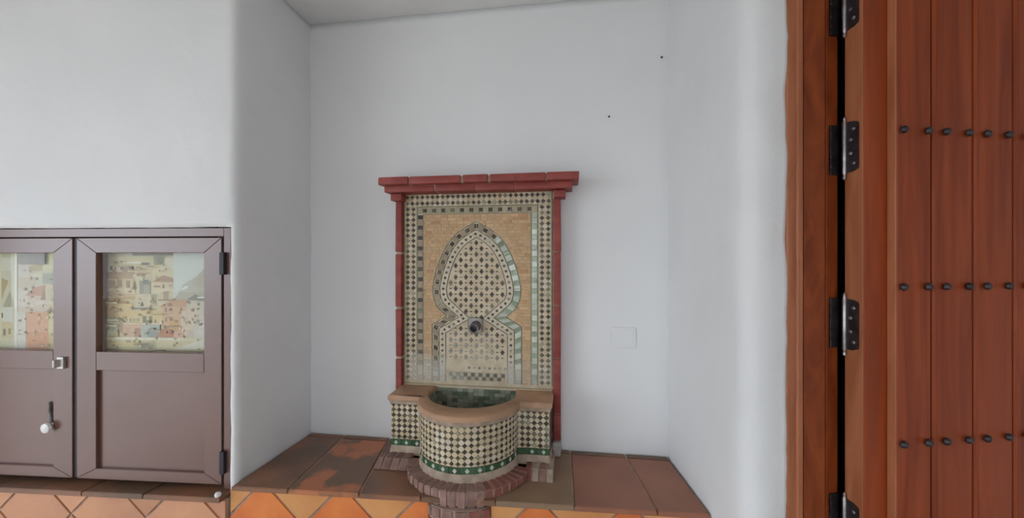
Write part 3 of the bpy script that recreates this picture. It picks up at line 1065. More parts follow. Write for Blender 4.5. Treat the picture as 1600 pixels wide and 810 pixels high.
def slab_with_hole(m, out, inn, z0, z1, rnd):
    bm = bmesh.new()
    def ring(pts, z): return [bm.verts.new((x, y, z)) for x, y in pts]
    # strip triangulation between the two open chains, matched by relative length
    def cumlen(p):
        l = [0]
        for a, c in zip(p, p[1:]): l.append(l[-1] + math.dist(a, c))
        return [x / l[-1] for x in l]
    # start chains at the back: outer runs back-left -> front -> back-right; so does the inner
    lo, li = cumlen(out), cumlen(inn)
    def cap(z, do, di):
        vo, vi = ring(do, z), ring(di, z)
        i = j = 0
        while i < len(vo) - 1 or j < len(vi) - 1:
            if j == len(vi) - 1 or (i < len(vo) - 1 and lo[i + 1] <= li[j + 1]):
                bm.faces.new((vo[i], vo[i + 1], vi[j])); i += 1
            else:
                bm.faces.new((vo[i], vi[j + 1], vi[j])); j += 1
        return vo, vi
    so, si = outline(0.010 - rnd), opening(IR + rnd)
    to, ti = cap(z1, so, si)
    mo, mi = ring(out, z1 - rnd), ring(inn, z1 - rnd)
    bo, bi = cap(z0, out, inn)
    for A, B in ((to, mo), (mo, bo), (ti, mi), (mi, bi)):
        for k in range(len(A) - 1):
            bm.faces.new((A[k], A[k + 1], B[k + 1], B[k]))
    for k in (0, -1):
        pass
    # back ends
    bm.faces.new((to[0], mo[0], bo[0], bi[0], mi[0], ti[0]))
    bm.faces.new((to[-1], mo[-1], bo[-1], bi[-1], mi[-1], ti[-1]))
    bm.verts.index_update()
    m.mesh([v.co[:] for v in bm.verts], [[v.index for v in f.verts] for f in bm.faces])
    bm.free()


slab_with_hole(m, out, inn, RZ - 0.020, RZ, 0.006)
m.build('rim', 'rim_clay', ft, off=FO, smooth=50)

# shell behind the mosaic
m = MB()
sh, op = outline(-0.002), opening(IR + 0.004)
lo_ = [(x, y, MZ - 0.012) for x, y in sh]; hi_ = [(x, y, RZ - 0.0205) for x, y in sh]
n = len(sh)
m.mesh(lo_ + hi_, [(i, i + 1, n + i + 1, n + i) for i in range(n - 1)])
m.build('basin_shell', 'grout', ft, off=FO, smooth=50)
# mortar bead under the rim, and skirt under the mosaic
m = MB()
for z0, z1, g0, g1 in ((RZ - 0.040, RZ - 0.0205, 0.001, 0.007), (0.694, MZ, 0.006, -0.001)):
    a, c = outline(g0), outline(g1)
    vs = [(x, y, z0) for x, y in a] + [(x, y, z1) for x, y in c]
    k = len(a)
    m.mesh(vs, [(i, i + 1, k + i + 1, k + i) for i in range(k - 1)])
m.build('mortar_bead', 'mortar', ft, off=FO, smooth=50)
# bowl inside, lined with small green and grey tiles
m = MB()
bow = opening(IR + 0.003, 44)
deep = 0.165
nrow = 11
chain = bow + []
def lining(m, pts, z0, z1, rows, inward):
    for a, c in zip(pts, pts[1:]):
        for r in range(rows):
            za, zb = z0 + (z1 - z0) * r / rows, z0 + (z1 - z0) * (r + 1) / rows
            q = random.random()
            col = jcol((0.28, 0.31, 0.23, 1) if q < .5 else (0.16, 0.20, 0.14, 1) if q < .72 else (0.42, 0.42, 0.34, 1), .2)
            e = Vector((c[0] - a[0], c[1] - a[1], 0)); nn = Vector((-e.y, e.x, 0)).normalized() * inward
            g = 0.0008
            A = Vector((a[0], a[1], za)); B = Vector((c[0], c[1], za)); Cc = Vector((c[0], c[1], zb)); D = Vector((a[0], a[1], zb))
            ctr = (A + B + Cc + D) / 4
            sh_ = lambda p: p + (ctr - p) * 0.06 + nn * 0.0016
            m.prism([A, B, Cc, D], [sh_(A), sh_(B), sh_(Cc), sh_(D)], col)
lining(m, bow, RZ - deep, RZ - 0.006, nrow, 1)
xa, xb = bow[0][0], bow[-1][0]
bk = [(xb + (xa - xb) * i / 15, PF - 0.012) for i in range(16)]
lining(m, bk, RZ - deep, RZ - 0.006, nrow, 1)
tag(m.build('bowl_lining', 'tessera', ft, off=FO), 'faded green tiles lining the basin', kind='stuff')
m = MB(); m.poly([(x, y, RZ - deep + 0.001) for x, y in bow]); m.prism([(x, y, RZ - deep - 0.02) for x, y in bow], [(x, y, RZ - deep) for x, y in bow], back=True)
m.build('bowl_floor', 'cavity', ft, off=FO)
# cover strip between panel and bowl at the back
m = MB(); m.box(AX0 - 0.006, AX1 + 0.006, PF - 0.0115, PF + 0.001, RZ - 0.05, PB - 0.012, 0.002); m.build('back_ledge', 'grout', ft, off=FO)

# mosaic on the basin front
path = outline(0.0)[1:-1]
fpath, PLn = resample(path)
TOT = PLn[-1]


def on_front(s, z, h):
    p, e = fpath(s)
    return (p.x + e.y * h, p.y - e.x * h, z)


def tess_s(m, pts, col, g=0.0005, h=0.0016):
    p = shrink(pts, g)
    if len(p) != len(pts): return
    q = shrink(p, 0.0005)
    if len(q) != len(p): return
    m.prism([on_front(s, z, -0.0015) for s, z in p], [on_front(s, z, h) for s, z in q], col)


m = MB()
z0, z1 = MZ + 0.0245, RZ - 0.028
nz_ = 7
ns = round(TOT / 0.0222)
ssp, zsp = TOT / ns, (z1 - z0) / nz_
for i in range(ns + 1):
    for j in range(nz_ + 1):
        s0, s1 = max(0, (i - .5) * ssp), min(TOT, (i + .5) * ssp)
        a = (0.42 if (s1 < 0.115 or s0 > TOT - 0.115) else 0.355) * ssp
        c0, c1 = max(z0, z0 + (j - .5) * zsp), min(z1, z0 + (j + .5) * zsp)
        L_, R_, B_, T_ = i > 0, i < ns, j > 0, j < nz_
        pts = []
        pts += [(s0, c0)] if not (L_ and B_) else [(s0, c0 + a), (s0 + a, c0)]
        pts += [(s1, c0)] if not (R_ and B_) else [(s1 - a, c0), (s1, c0 + a)]
        pts += [(s1, c1)] if not (R_ and T_) else [(s1, c1 - a), (s1 - a, c1)]
        pts += [(s0, c1)] if not (L_ and T_) else [(s0 + a, c1), (s0, c1 - a)]
        tess_s(m, pts, jcol(CREAM if random.random() < .6 else CREAM2, .1), g=0.0004)
for i in range(ns):
    for j in range(nz_):
        cs, cz = (i + .5) * ssp, z0 + (j + .5) * zsp
        a = (0.42 if (cs < 0.115 or cs > TOT - 0.115) else 0.355) * ssp
        tess_s(m, diamond(cs, cz, a * 0.98), dk(), g=0.0002, h=0.002)
tag(m.build('basin_mosaic', 'tessera', ft, off=FO), 'dark diamonds in cream mosaic around the basin front', kind='stuff')
m = MB()
nb = round(TOT / 0.0425)
for i in range(nb):
    s0, s1 = TOT * i / nb, TOT * (i + 1) / nb
    tess_s(m, [(s0, MZ), (s1, MZ), (s1, MZ + 0.0240), (s0, MZ + 0.0240)], jcol(GREEN, .25), g=0.0004)
    tess_s(m, diamond((s0 + s1) / 2, MZ + 0.012, 0.0085, 0.0095), jcol((0.62, 0.60, 0.50, 1), .08), g=0.0002, h=0.0024)
tag(m.build('green_band', 'tessera', ft, off=FO), 'green tile band with white diamonds along the basin foot', kind='stuff')
# right-hand cheek of the arm: column of dark and mauve squares
m = MB()
yy0, yy1 = AY + 0.001, PF - 0.014
for j in range(8):
    za, zb = MZ + (RZ - 0.022 - MZ) * j / 8, MZ + (RZ - 0.022 - MZ) * (j + 1) / 8
    for i in range(6):
        ya, yc = yy0 + (yy1 - yy0) * i / 6, yy0 + (yy1 - yy0) * (i + 1) / 6
        col = jcol(DARK, .2) if (i + j) % 2 else jcol((0.30, 0.24, 0.22, 1), .15)
        if j == 0: col = jcol(GREEN, .2)
        x = AX1 - 0.002
        m.prism([(x, ya, za), (x, yc, za), (x, yc, zb), (x, ya, zb)], [(x + .0035, ya + .0008, za + .0008), (x + .0035, yc - .0008, za + .0008), (x + .0035, yc - .0008, zb - .0008), (x + .0035, ya + .0008, zb - .0008)], col)
tag(m.build('cheek_mosaic', 'tessera', ft, off=FO), kind='stuff')

# --- brick corbel under the basin
QX, QY, QR = -0.375, 1.492, 0.238
zt_, zb_ = 0.703, 0.652


def wedge(t0, t1, r0, r1, z0, z1, red):
    m = MB()
    jr = random.uniform(-0.003, 0.003)
    P = lambda t, r, z: (QX + r * math.cos(t), QY + r * math.sin(t), z)
    b_ = [P(t0, r0, z0), P(t0, r1 + jr, z0), P(t1, r1 + jr, z0), P(t1, r0, z0)]
    tz = z1 + random.uniform(-0.002, 0.002)
    mi_ = [P(t0, r0, tz - .002), P(t0, r1 + jr, tz - .004), P(t1, r1 + jr, tz - .004), P(t1, r0, tz - .002)]
    dt = (t1 - t0) * 0.08
    t_ = [P(t0 + dt, r0 + .002, tz), P(t0 + dt, r1 + jr - 0.004, tz), P(t1 - dt, r1 + jr - 0.004, tz), P(t1 - dt, r0 + .002, tz)]
    m.mesh(b_ + mi_ + t_, [(3, 2, 1, 0), (8, 9, 10, 11)] + [(i, (i + 1) % 4, 4 + (i + 1) % 4, 4 + i) for i in range(4)] + [(4 + i, 4 + (i + 1) % 4, 8 + (i + 1) % 4, 8 + i) for i in range(4)])
    m.build('brick', 'base_red' if red else 'base_brick', ft, off=FO)


nbk = 21
tA, tB = math.pi + 0.22, 2 * math.pi - 0.22
for i in range(nbk):
    t0 = tA + (tB - tA) * i / nbk; t1 = tA + (tB - tA) * (i + 0.72) / nbk
    f_ = i / nbk
    zb_i = 0.677 if (f_ < 0.24 or f_ > 0.80) else zb_
    wedge(t0, t1, BR - 0.02, QR, zb_i, zt_, f_ > 0.62)
# mortar between the corbel bricks
m = MB()
K = 40
ra, rb = BR - 0.03, QR - 0.004
vs, fs = [], []
for i in range(K + 1):
    t = tA + (tB - tA) * i / K
    f_ = i / K
    zlow = 0.677 if (f_ < 0.24 or f_ > 0.80) else zb_ + 0.003
    for r, z in ((ra, zlow), (rb, zlow), (rb, zt_ - 0.004), (ra, zt_ - 0.002)):
        vs.append((QX + r * math.cos(t), QY + r * math.sin(t), z))
for i in range(K):
    for q in range(4):
        fs.append((i * 4 + q, i * 4 + (q + 1) % 4, (i + 1) * 4 + (q + 1) % 4, (i + 1) * 4 + q))
fs += [(0, 1, 2, 3), (K * 4 + 3, K * 4 + 2, K * 4 + 1, K * 4)]
m.mesh(vs, fs)
m.build('corbel_mortar', 'mortar_pink', ft, off=FO)
# straight bricks under the two arms
for side in (-1, 1):
    xs0, xs1 = (AX0 - 0.028, XC - 0.205) if side < 0 else (XC + 0.225, AX1 + 0.020)
    nb_ = 4
    for i in range(nb_):
        xa = xs0 + (xs1 - xs0) * i / nb_; xb = xs0 + (xs1 - xs0) * (i + (0.78 if side < 0 else 0.84)) / nb_
        m = MB()
        yt, yo = 1.437, 1.402
        bs = [(xa, yo, LZ + .0015), (xb, yo, LZ + .0015), (xb, 1.52, LZ + .0015), (xa, 1.52, LZ + .0015)]
        tp = [(xa + .002, yt, 0.7035), (xb - .002, yt, 0.7035), (xb - .002, 1.52, 0.7035), (xa + .002, 1.52, 0.7035)]
        m.prism(bs, tp, back=True)
        m.build('brick', 'base_brick' if side < 0 else ('base_red' if i == 0 else 'base_brick' if i == 2 else 'mortar'), ft, off=FO)
    m = MB()
    bs = [(xs0 + .004, 1.406, LZ + .001), (xs1 - .004, 1.406, LZ + .001), (xs1 - .004, 1.60, LZ + .001), (xs0 + .004, 1.60, LZ + .001)]
    tp = [(xs0 + .006, 1.442, 0.7015), (xs1 - .006, 1.442, 0.7015), (xs1 - .006, 1.60, 0.7015), (xs0 + .006, 1.60, 0.7015)]
    m.prism(bs, tp, back=True)
    m.build('arm_mortar', 'mortar_pink', ft, off=FO)
# rough brick shaft in front of the ledge
m = MB()
SX, SYc, SA, SB = -0.365, 1.305, 0.116, 0.066
ring = lambda z, k: [(SX + k * SA * math.cos(math.pi + math.pi * i / 24), SYc - k * SB * math.sin(math.pi * i / 24), z) for i in range(25)]
m.prism(ring(0.003, 0.96), ring(0.651, 0.96), back=True)
m.build('shaft_core', 'mortar_pink', ft, off=FO)
zc_ = 0.650; rowi = 0
while zc_ > 0.03:
    hgt = 0.036
    nn_ = 8
    for i in range(nn_):
        t0 = (i + (0.5 if rowi % 2 else 0)) / nn_; t1 = t0 + 0.82 / nn_
        if t1 > 1.0: continue
        m = MB()
        k1 = 1.0 + random.uniform(0, 0.05)
        P = lambda t, k, z: (SX + k * SA * math.cos(math.pi + math.pi * t), SYc - k * SB * math.sin(math.pi * t), z)
        inner_ = [P(t0, .93, zc_ - hgt), P(t1, .93, zc_ - hgt), P(t1, .93, zc_), P(t0, .93, zc_)]
        outer_ = [P(t0 + .005, k1, zc_ - hgt + .002), P(t1 - .005, k1, zc_ - hgt + .002), P(t1 - .005, k1, zc_ - .002), P(t0 + .005, k1, zc_ - .002)]
        m.prism(inner_, outer_, back=True)
        m.build('brick', 'base_red' if t0 > 0.5 else 'base_brick', ft, off=FO)
    zc_ -= 0.042; rowi += 1

# ---------------------------------------------------------------- cabinet let into the left wall
cab = empty('recessed_cabinet', (LX, LY, 0), LROT)
tag(cab, 'brown lacquered two-door metal cabinet with glazed upper panels set in white wall', 'cabinet')
# frame coordinates: x along the wall (0 at the niche corner), y into the wall
XR, XL = CAB_R, CAB_L
XM = (XL + XR) / 2
ZT, ZB = CAB_T, CAB_B
FRY = 0.006
fw = 0.026
for nm, x0, x1, z0, z1 in (('frame_stile', XR - fw, XR, ZB, ZT), ('frame_stile', XL, XL + fw, ZB, ZT), ('frame_rail', XL + fw, XR - fw, ZT - 0.030, ZT)):
    m = MB(); m.box(x0, x1, FRY, FRY + 0.045, z0, z1, 0.0015, 2); m.build(nm, 'bronze_alu', cab)
m = MB()
t = 0.01
for x0, x1, y0, y1, z0, z1 in ((XL + 0.002, XR - 0.002, 0.105, 0.115, ZB, ZT - .002), (XL + .002, XL + .012, .0515, .105, ZB, ZT - .002), (XR - .012, XR - .002, .0515, .105, ZB, ZT - .002), (XL + .012, XR - .012, .0515, .105, ZT - .012, ZT - .002), (XL + .012, XR - .012, .0515, .105, ZB, ZB + .01)):
    m.box(x0, x1, y0, y1, z0, z1)
m.build('body', 'cavity', cab)
m = MB(); m.box(XL - 0.05, XR + 0.008, 0.125, 0.14, ZB - 0.06, ZT + 0.05); m.build('back_plate', 'cavity', cab)

PR0, PRZ1 = lu(150, 395.5, 0.002)
PR1, PRZ0 = lu(318.5, 553, 0.002)
QR0, QRZ1 = lu(146, 579, 0.002)
QR1, QRZ0 = lu(318, 740, 0.002)
D0 = XM + 0.0085; D1 = XR - fw - 0.005
DT = ZT - 0.034
DB = 0.662


def cab_door(mirror):
    X = (lambda x: x) if not mirror else (lambda x: 2 * XM - x)
    d = MB()
    y0, y1 = 0.002, 0.036
    def bx(m, x0, x1, ya, yb_, z0, z1, bev=0.0015):
        a, c = sorted((X(x0), X(x1))); m.box(a, c, ya, yb_, z0, z1, bev, 2)
    g_ = 0.0004
    def member(pts):
        q = shrink([(X(a), c) for a, c in pts], g_); q2 = shrink(q, 0.0012)
        d.mesh([(a, y1, c) for a, c in q] + [(a, y0 + 0.0012, c) for a, c in q] + [(a, y0, c) for a, c in q2],
               [(0, 1, 2, 3), (8, 9, 10, 11)] + [(i, (i + 1) % 4, 4 + (i + 1) % 4, 4 + i) for i in range(4)] + [(4 + i, 4 + (i + 1) % 4, 8 + (i + 1) % 4, 8 + i) for i in range(4)])
    member([(D0, DB), (PR0, QRZ0), (PR0, PRZ1), (D0, DT)]); member([(PR1, QRZ0), (D1, DB), (D1, DT), (PR1, PRZ1)])
    member([(PR0, PRZ1), (PR1, PRZ1), (D1, DT), (D0, DT)]); member([(D0, DB), (D1, DB), (PR1, QRZ0), (PR0, QRZ0)])
    member([(PR0, PRZ0), (PR0, QRZ1), (PR1, QRZ1), (PR1, PRZ0)])
    door_o = d.build('cabinet_door', 'bronze_alu', cab)
    of = Vector(door_o.location)
    p = MB(); bx(p, PR0, PR1, y0 + 0.012, y0 + 0.018, QRZ0, QRZ1, 0.0005); p.build('panel', 'bronze_alu', door_o, off=of)
    g = MB(); bx(g, PR0, PR1, y0 + 0.012, y0 + 0.016, PRZ0, PRZ1, 0.0003); g.build('glass_pane', 'glass', door_o, off=of)
    for zz in (lu(348, 412)[1], lu(348, 723)[1]):
        h = MB(); bx(h, D1 - 0.001, D1 + 0.016, -0.008, 0.008, zz - 0.039, zz + 0.039, 0.002)
        h.build('cabinet_hinge', 'black', door_o, off=of)
    return door_o, of


for sx0, sx1 in ((2 * XM - D0 + 0.0005, D0 - 0.0005), (D1 + 0.0008, XR - fw - 0.0005), (XL + fw + 0.0005, 2 * XM - D1 - 0.0008)):  # black strips added in the door gaps to stand for their shade
    m = MB(); m.box(sx0, sx1, 0.007, 0.034, DB, DT, 0.0005); m.build('gap_shade_strip', 'black', cab)
dr, _ = cab_door(False)
dl, dof = cab_door(True)
dl['label'] = 'left cabinet door with small latch and white knob'
lx_, lz_ = lu(100, 566, FRY)
m = MB(); m.box(lx_ - 0.012, lx_ + 0.014, -0.008, 0.002, lz_ - 0.022, lz_ + 0.020, 0.002, 2); m.box(lx_ - 0.012, lx_ - 0.003, -0.022, -0.007, lz_ - 0.016, lz_ + 0.012, 0.003, 2)
m.build('latch', 'chrome_dull', dl, off=dof)
kx, kz = lu(82, 666, FRY)  # small round white piece with a dark tapered rod above it
m = MB(); m.lathe([(0.004, 0), (0.005, 0.012), (0.013, 0.016), (0.0185, 0.024), (0.0165, 0.032), (0.006, 0.036)], (kx, 0.014, kz), (0, -1, 0), n=14)
m.build('blob', 'white_ceramic', dl, off=dof, smooth=40)
m = MB(); m.cyl((kx - 0.002, 0.004, kz + 0.012), (kx - 0.018, 0.010, kz + 0.085), 0.008, 0.003, 10)
m.build('dark_rod', 'pipe', dl, off=dof, smooth=40)


# posters behind the glass, printed with a stepped hillside village
def poster(name, x0, x1, z0, z1, items, bgc, label, y, edge=None):
    """items in unit coordinates (0..1 right, 0..1 down)."""
    root_rot = LROT
    m = MB()
    k = [0]
    X = lambda a: x0 + (x1 - x0) * a
    Z = lambda c: z1 - (z1 - z0) * c
    if edge:
        pts = edge
    else:
        pts = [(0, 1), (1, 1), (1, 0), (0, 0)]
    bc = rgb(*bgc)
    fr_ = [(X(a), y, Z(c)) for a, c in pts]
    bk_ = [(X(a), y + 0.0012, Z(c)) for a, c in pts]
    m.prism(bk_, fr_, bc, back=True)
    for it in items:
        k[0] += 1
        yy = y - 0.00004 * k[0]
        *pp, col = it
        if len(pp) == 4 and not isinstance(pp[0], tuple):
            a, c, d, e = pp
            pp = [(a, e), (d, e), (d, c), (a, c)]
        m.poly([(X(a), yy, Z(c)) for a, c in pp], mixc(rgb(*col), rgb(206, 190, 160), 0.22))
    ca, sa = math.cos(LROT), math.sin(LROT)
    o = m.build(name, 'print', None, recalc=False)
    lc = Vector(o.location)
    o.location = (LX + lc.x * ca - lc.y * sa, LY + lc.x * sa + lc.y * ca, lc.z)
    o.rotation_euler = (0, 0, LROT)
    tag(o, label, 'poster', 'village posters behind the cabinet glass')
    return o


def px(items, w, h):
    out = []
    for it in items:
        *p, c = it
        if isinstance(p[0], tuple): out.append(tuple((a / w, b_ / h) for a, b_ in p) + (c,))
        else: out.append((p[0] / w, p[1] / h, p[2] / w, p[3] / h, c))
    return out


# right-hand picture, laid out on a 780 x 720 grid
R = [
    (0, 0, 780, 60, (196, 188, 160)), (250, 0, 540, 22, (120, 112, 100)), (400, 20, 490, 90, (150, 148, 112)), (420, 30, 470, 80, (120, 122, 92)),
    (20, 30, 390, 110, (214, 198, 158)), (180, 68, 320, 78, (244, 238, 222)), (310, 72, 370, 92, (110, 102, 92)), (480, 40, 545, 130, (222, 214, 190)),
    (20, 110, 260, 190, (178, 142, 108)), (60, 100, 100, 140, (226, 214, 188)), (130, 100, 175, 140, (226, 214, 188)), (215, 100, 255, 140, (222, 208, 180)), (85, 100, 105, 130, (110, 92, 78)), (160, 100, 182, 130, (110, 92, 78)), (240, 100, 258, 132, (110, 92, 78)),
    (20, 190, 255, 262, (216, 188, 142)), (30, 205, 60, 255, (178, 140, 104)), (75, 205, 125, 255, (186, 148, 112)), (140, 205, 175, 255, (170, 132, 98)), (205, 205, 232, 258, (140, 108, 84)),
    (255, 160, 390, 210, (222, 208, 170)), ((262, 175), (250, 262), (276, 262), (112, 112, 90)), (300, 205, 380, 300, (142, 138, 122)), (325, 180, 365, 230, (110, 112, 104)), (330, 236, 372, 300, (170, 166, 148)),
    ((395, 212), (470, 165), (555, 190), (555, 215), (176, 132, 104)), (395, 215, 550, 262, (220, 196, 162)), (405, 240, 450, 252, (140, 116, 98)), (465, 232, 480, 258, (130, 110, 96)),
    (0, 262, 270, 300, (228, 208, 168)), (20, 300, 280, 342, (206, 174, 126)), (0, 325, 60, 345, (170, 130, 96)), ((20, 370), (130, 340), (225, 358), (225, 372), (188, 140, 100)),
    (20, 372, 250, 470, (226, 196, 142)), (0, 392, 28, 430, (188, 150, 122)), (80, 400, 150, 470, (206, 180, 140)), ((140, 430), (165, 405), (190, 430), (170, 138, 108)),
    (270, 305, 380, 420, (226, 212, 184)), (380, 295, 440, 385, (204, 194, 168)), (395, 305, 425, 375, (176, 164, 140)), (430, 262, 550, 400, (222, 206, 178)), (475, 280, 510, 350, (188, 164, 140)),
    (240, 400, 375, 415, (140, 138, 130)), ((300, 395), (325, 355), (335, 395), (110, 110, 104)),
    (250, 418, 470, 520, (228, 202, 150)), (200, 470, 330, 500, (224, 200, 158)), (205, 480, 215, 500, (170, 140, 110)), (230, 480, 243, 500, (170, 140, 110)), (258, 480, 270, 500, (166, 138, 110)), (286, 480, 298, 500, (166, 138, 110)), (325, 462, 352, 515, (124, 122, 106)), (370, 462, 395, 515, (130, 128, 112)), (410, 485, 422, 512, (150, 140, 118)),
    (545, 0, 765, 330, (212, 220, 216)), ((560, 330), (620, 225), (700, 180), (765, 110), (765, 400), (560, 400), (186, 184, 172)), ((600, 260), (640, 235), (650, 250), (610, 275), (226, 230, 228)), ((690, 200), (765, 120), (765, 250), (690, 250), (176, 170, 158)), ((640, 340), (700, 300), (765, 330), (765, 350), (132, 128, 122)), (715, 318, 765, 328, (240, 240, 238)),  # pale upper right: reflection in the glass, painted into the print
    ((455, 385), (530, 345), (620, 335), (690, 365), (640, 420), (455, 400), (204, 156, 128)), (470, 390, 640, 560, (222, 178, 148)), (485, 400, 500, 430, (150, 120, 100)), (595, 395, 608, 430, (150, 120, 100)), (488, 470, 500, 500, (160, 124, 100)), (485, 530, 500, 565, (156, 120, 98)), (595, 470, 605, 490, (166, 128, 108)), (520, 490, 580, 560, (214, 168, 110)),
    (640, 350, 765, 500, (216, 206, 192)), (600, 420, 700, 600, (226, 204, 186)), (690, 490, 765, 640, (216, 212, 204)), (640, 560, 690, 620, (208, 190, 176)),
    (0, 500, 150, 640, (216, 196, 150)), (60, 480, 140, 600, (208, 206, 180)), (80, 520, 110, 540, (184, 190, 170)), ((150, 470), (190, 500), (190, 600), (150, 560), (174, 158, 130)), (10, 560, 40, 580, (192, 150, 120)), (0, 520, 30, 530, (186, 140, 110)),
    (185, 518, 330, 620, (222, 180, 152)), (210, 545, 235, 610, (206, 168, 140)), (270, 550, 310, 620, (188, 140, 118)), (190, 510, 470, 522, (226, 210, 184)),
    (320, 522, 450, 625, (184, 194, 192)), (360, 570, 440, 625, (150, 160, 162)), (405, 545, 425, 565, (104, 110, 108)), ((430, 612), (455, 565), (500, 552), (545, 570), (555, 612), (200, 124, 96)), (550, 560, 620, 620, (222, 176, 152)),
    (0, 615, 780, 640, (224, 214, 186)), (60, 622, 600, 630, (244, 238, 222)), (0, 640, 300, 690, (214, 196, 142)), (210, 640, 250, 655, (170, 140, 112)), (290, 655, 430, 700, (190, 184, 150)), (310, 665, 410, 695, (150, 150, 124)), (490, 650, 515, 675, (110, 104, 96)), (430, 640, 780, 720, (220, 206, 166)), ((560, 720), (780, 610), (780, 700), (226, 222, 206)),
]
edgeR = [(0.03, 0.955), (0.10, 0.975), (0.40, 0.985), (0.62, 0.975), (0.68, 1.0), (0.78, 1.0), (1, 0.975), (1, 0.0), (0.03, 0.0), (0.012, 0.05), (0.005, 0.2), (0.02, 0.32), (0.018, 0.5), (0.006, 0.62), (0.01, 0.8), (0.018, 0.9)]
yp = 0.045
r0, rz1 = lu(151.5, 395, 0.04); r1, rz0 = lu(322, 553, 0.04)
rp = random.Random(5)
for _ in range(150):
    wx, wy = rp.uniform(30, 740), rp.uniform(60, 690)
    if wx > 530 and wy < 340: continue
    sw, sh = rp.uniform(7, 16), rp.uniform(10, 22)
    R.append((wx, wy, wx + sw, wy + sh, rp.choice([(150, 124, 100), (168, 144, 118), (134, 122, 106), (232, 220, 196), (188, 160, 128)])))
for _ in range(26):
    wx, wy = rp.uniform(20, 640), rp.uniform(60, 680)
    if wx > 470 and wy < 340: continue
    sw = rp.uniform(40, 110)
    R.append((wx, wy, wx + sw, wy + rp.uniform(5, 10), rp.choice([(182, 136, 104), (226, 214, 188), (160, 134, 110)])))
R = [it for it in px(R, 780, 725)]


def clampitems(items, lo=0.022, hi=0.998, top=0.004, bot=0.962):
    out = []
    for it in items:
        *p, c = it
        if isinstance(p[0], tuple): out.append(tuple((min(hi, max(lo, a)), min(bot, max(top, b_))) for a, b_ in p) + (c,))
        else: out.append((min(hi, max(lo, p[0])), min(bot, max(top, p[1])), min(hi, max(lo, p[2])), min(bot, max(top, p[3])), c))
    return out


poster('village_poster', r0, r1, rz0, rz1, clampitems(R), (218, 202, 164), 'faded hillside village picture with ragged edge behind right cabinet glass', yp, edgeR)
# left-hand picture, 420 x 690 grid (its left part is hidden beyond the frame)
Lp = [
    (0, 0, 420, 60, (200, 200, 160)), (290, 0, 420, 110, (214, 212, 150)), (290, 60, 420, 120, (222, 216, 176)), ((160, 150), (200, 95), (290, 85), (280, 130), (190, 140), (192, 172, 136)), (200, 140, 420, 260, (206, 202, 178)), (210, 150, 280, 190, (224, 216, 188)), (285, 150, 420, 220, (168, 172, 160)), (350, 140, 400, 280, (150, 158, 144)),
    (110, 90, 190, 330, (212, 204, 196)), (110, 180, 240, 250, (204, 188, 170)), ((165, 300), (220, 250), (310, 225), (280, 300), (200, 142, 118)), (180, 300, 310, 370, (216, 186, 168)), ((265, 340), (300, 250), (310, 340), (160, 120, 100)), (310, 230, 420, 560, (218, 208, 172)), (320, 250, 400, 330, (208, 196, 166)),
    (110, 330, 330, 420, (218, 200, 188)), ((315, 405), (345, 375), (375, 420), (150, 130, 118)), (170, 410, 335, 690, (224, 168, 138)), (180, 550, 330, 690, (220, 150, 112)), (260, 470, 275, 485, (190, 128, 104)), (215, 600, 235, 612, (176, 112, 88)), (330, 420, 420, 560, (224, 212, 166)), (330, 565, 420, 690, (212, 186, 138)), (110, 410, 170, 690, (220, 214, 208)), (335, 555, 420, 568, (198, 182, 140)),
    (0, 40, 95, 690, (206, 200, 178)), (0, 40, 80, 130, (214, 212, 196)), ((0, 180), (50, 200), (0, 330), (178, 148, 100)), ((10, 380), (60, 270), (90, 350), (90, 380), (160, 156, 128)), (0, 380, 80, 480, (214, 214, 204)), (0, 420, 12, 455, (80, 80, 76)), (0, 480, 80, 590, (208, 192, 152)), (14, 530, 30, 575, (96, 92, 82)), (50, 525, 66, 565, (140, 128, 106)), (0, 590, 90, 690, (214, 206, 180)),
    (92, 10, 112, 690, (238, 234, 224)),
]
for _ in range(46):
    wx, wy = rp.uniform(120, 400), rp.uniform(120, 660)
    Lp.append((wx, wy, wx + rp.uniform(8, 20), wy + rp.uniform(8, 18), rp.choice([(176, 140, 116), (226, 210, 186), (160, 146, 124), (206, 176, 146)])))
l0, lz1 = lu(0, 395, 0.04); l1, lz0 = lu(93, 548, 0.04)
an = (2 * XM - PR1 + 0.002 - l0) / (l1 + 0.004 - l0)
Lq = clampitems(px(Lp, 420, 690), 0.001, 0.999, 0.001, 0.995)
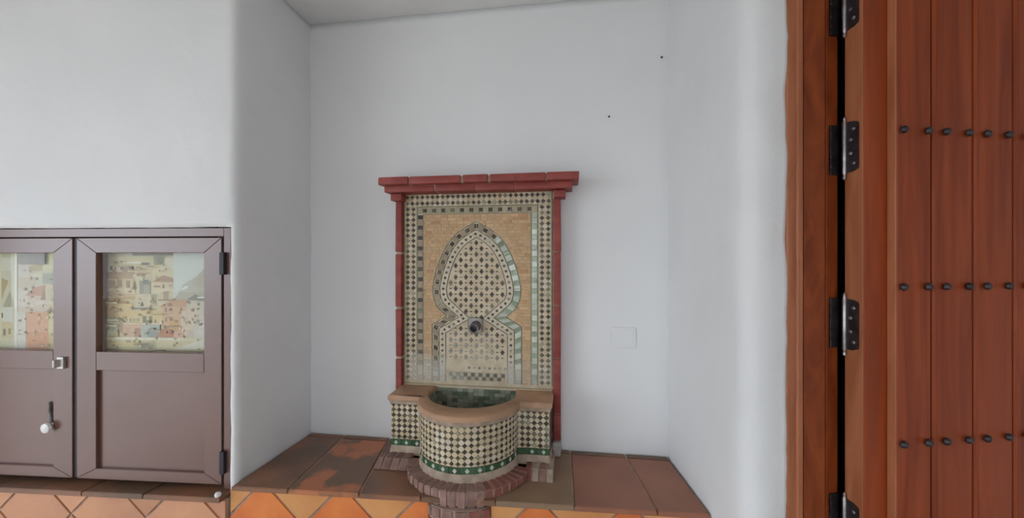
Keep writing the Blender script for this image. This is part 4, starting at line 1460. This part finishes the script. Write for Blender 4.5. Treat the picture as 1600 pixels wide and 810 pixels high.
for _ in range(40):
    wx, wy, ww, wh = rp.uniform(an, -0.25), rp.uniform(0.02, 0.8), rp.uniform(0.1, 0.24), rp.uniform(0.08, 0.18)
    Lq.append((wx, wy, min(wx + ww, 0.0), wy + wh, rp.choice([(216, 188, 142), (222, 206, 178), (204, 156, 128), (188, 140, 100), (208, 206, 180), (170, 166, 148)])))
poster('village_poster', l0, l1 + 0.004, lz0 - 0.012, lz1 + 0.004, Lq, (214, 204, 172), 'faded picture of pink and cream houses behind left cabinet glass', yp, [(an, 1), (1, 1), (1, 0), (an, 0)])
m = MB(); ca, sa = math.cos(LROT), math.sin(LROT)
tx0, tz1 = lu(25, 394, 0.03); tx1, tz0 = lu(66, 413.5, 0.03)
m.box(tx0, tx1, yp - 0.008, yp - 0.006, tz0, tz1 + 0.006, 0.0003)  # thin grey rectangle in front of the left picture
o = m.build('grey_tab', 'cement', None)
lc = Vector(o.location); o.location = (LX + lc.x * ca - lc.y * sa, LY + lc.x * sa + lc.y * ca, lc.z); o.rotation_euler = (0, 0, LROT)
tag(o, 'plain grey card tab over top of the left village picture', 'oblong')

# ---------------------------------------------------------------- small things on the niche wall
x0, z1 = at(954.5, 511.5, WALL_Y); x1, z0 = at(993.5, 545, WALL_Y)
root = empty('cover_plate', ((x0 + x1) / 2, WALL_Y, z0))
tag(root, 'blank white square cover plate on niche wall right of the fountain', 'wall plate')
m = MB(); m.box(x0, x1, WALL_Y - 0.0045, WALL_Y + 0.001, z0, z1, 0.0015, 2); m.build('cover', 'plate', root, off=root.location)
m = MB(); m.box(x0 + 0.01, x1 - 0.01, WALL_Y - 0.0052, WALL_Y - 0.004, z0 + 0.009, z1 - 0.009, 0.0006); m.build('face', 'plate', root, off=root.location)
for (u, v), lab in (((951.5, 183), 'tiny dark nail in niche wall above the fountain'), ((1033.5, 90.5), 'tiny dark nail beside the niche corner high on the wall')):
    x, z = at(u, v, WALL_Y)
    m = MB(); m.lathe([(0.0026, 0.0), (0.0026, 0.006), (0.0042, 0.007), (0.003, 0.009)], (x, WALL_Y + 0.001, z), (0, -1, 0), n=8)
    tag(m.build('nail', 'iron', None, smooth=40), lab, 'nail', 'nails in the niche wall')
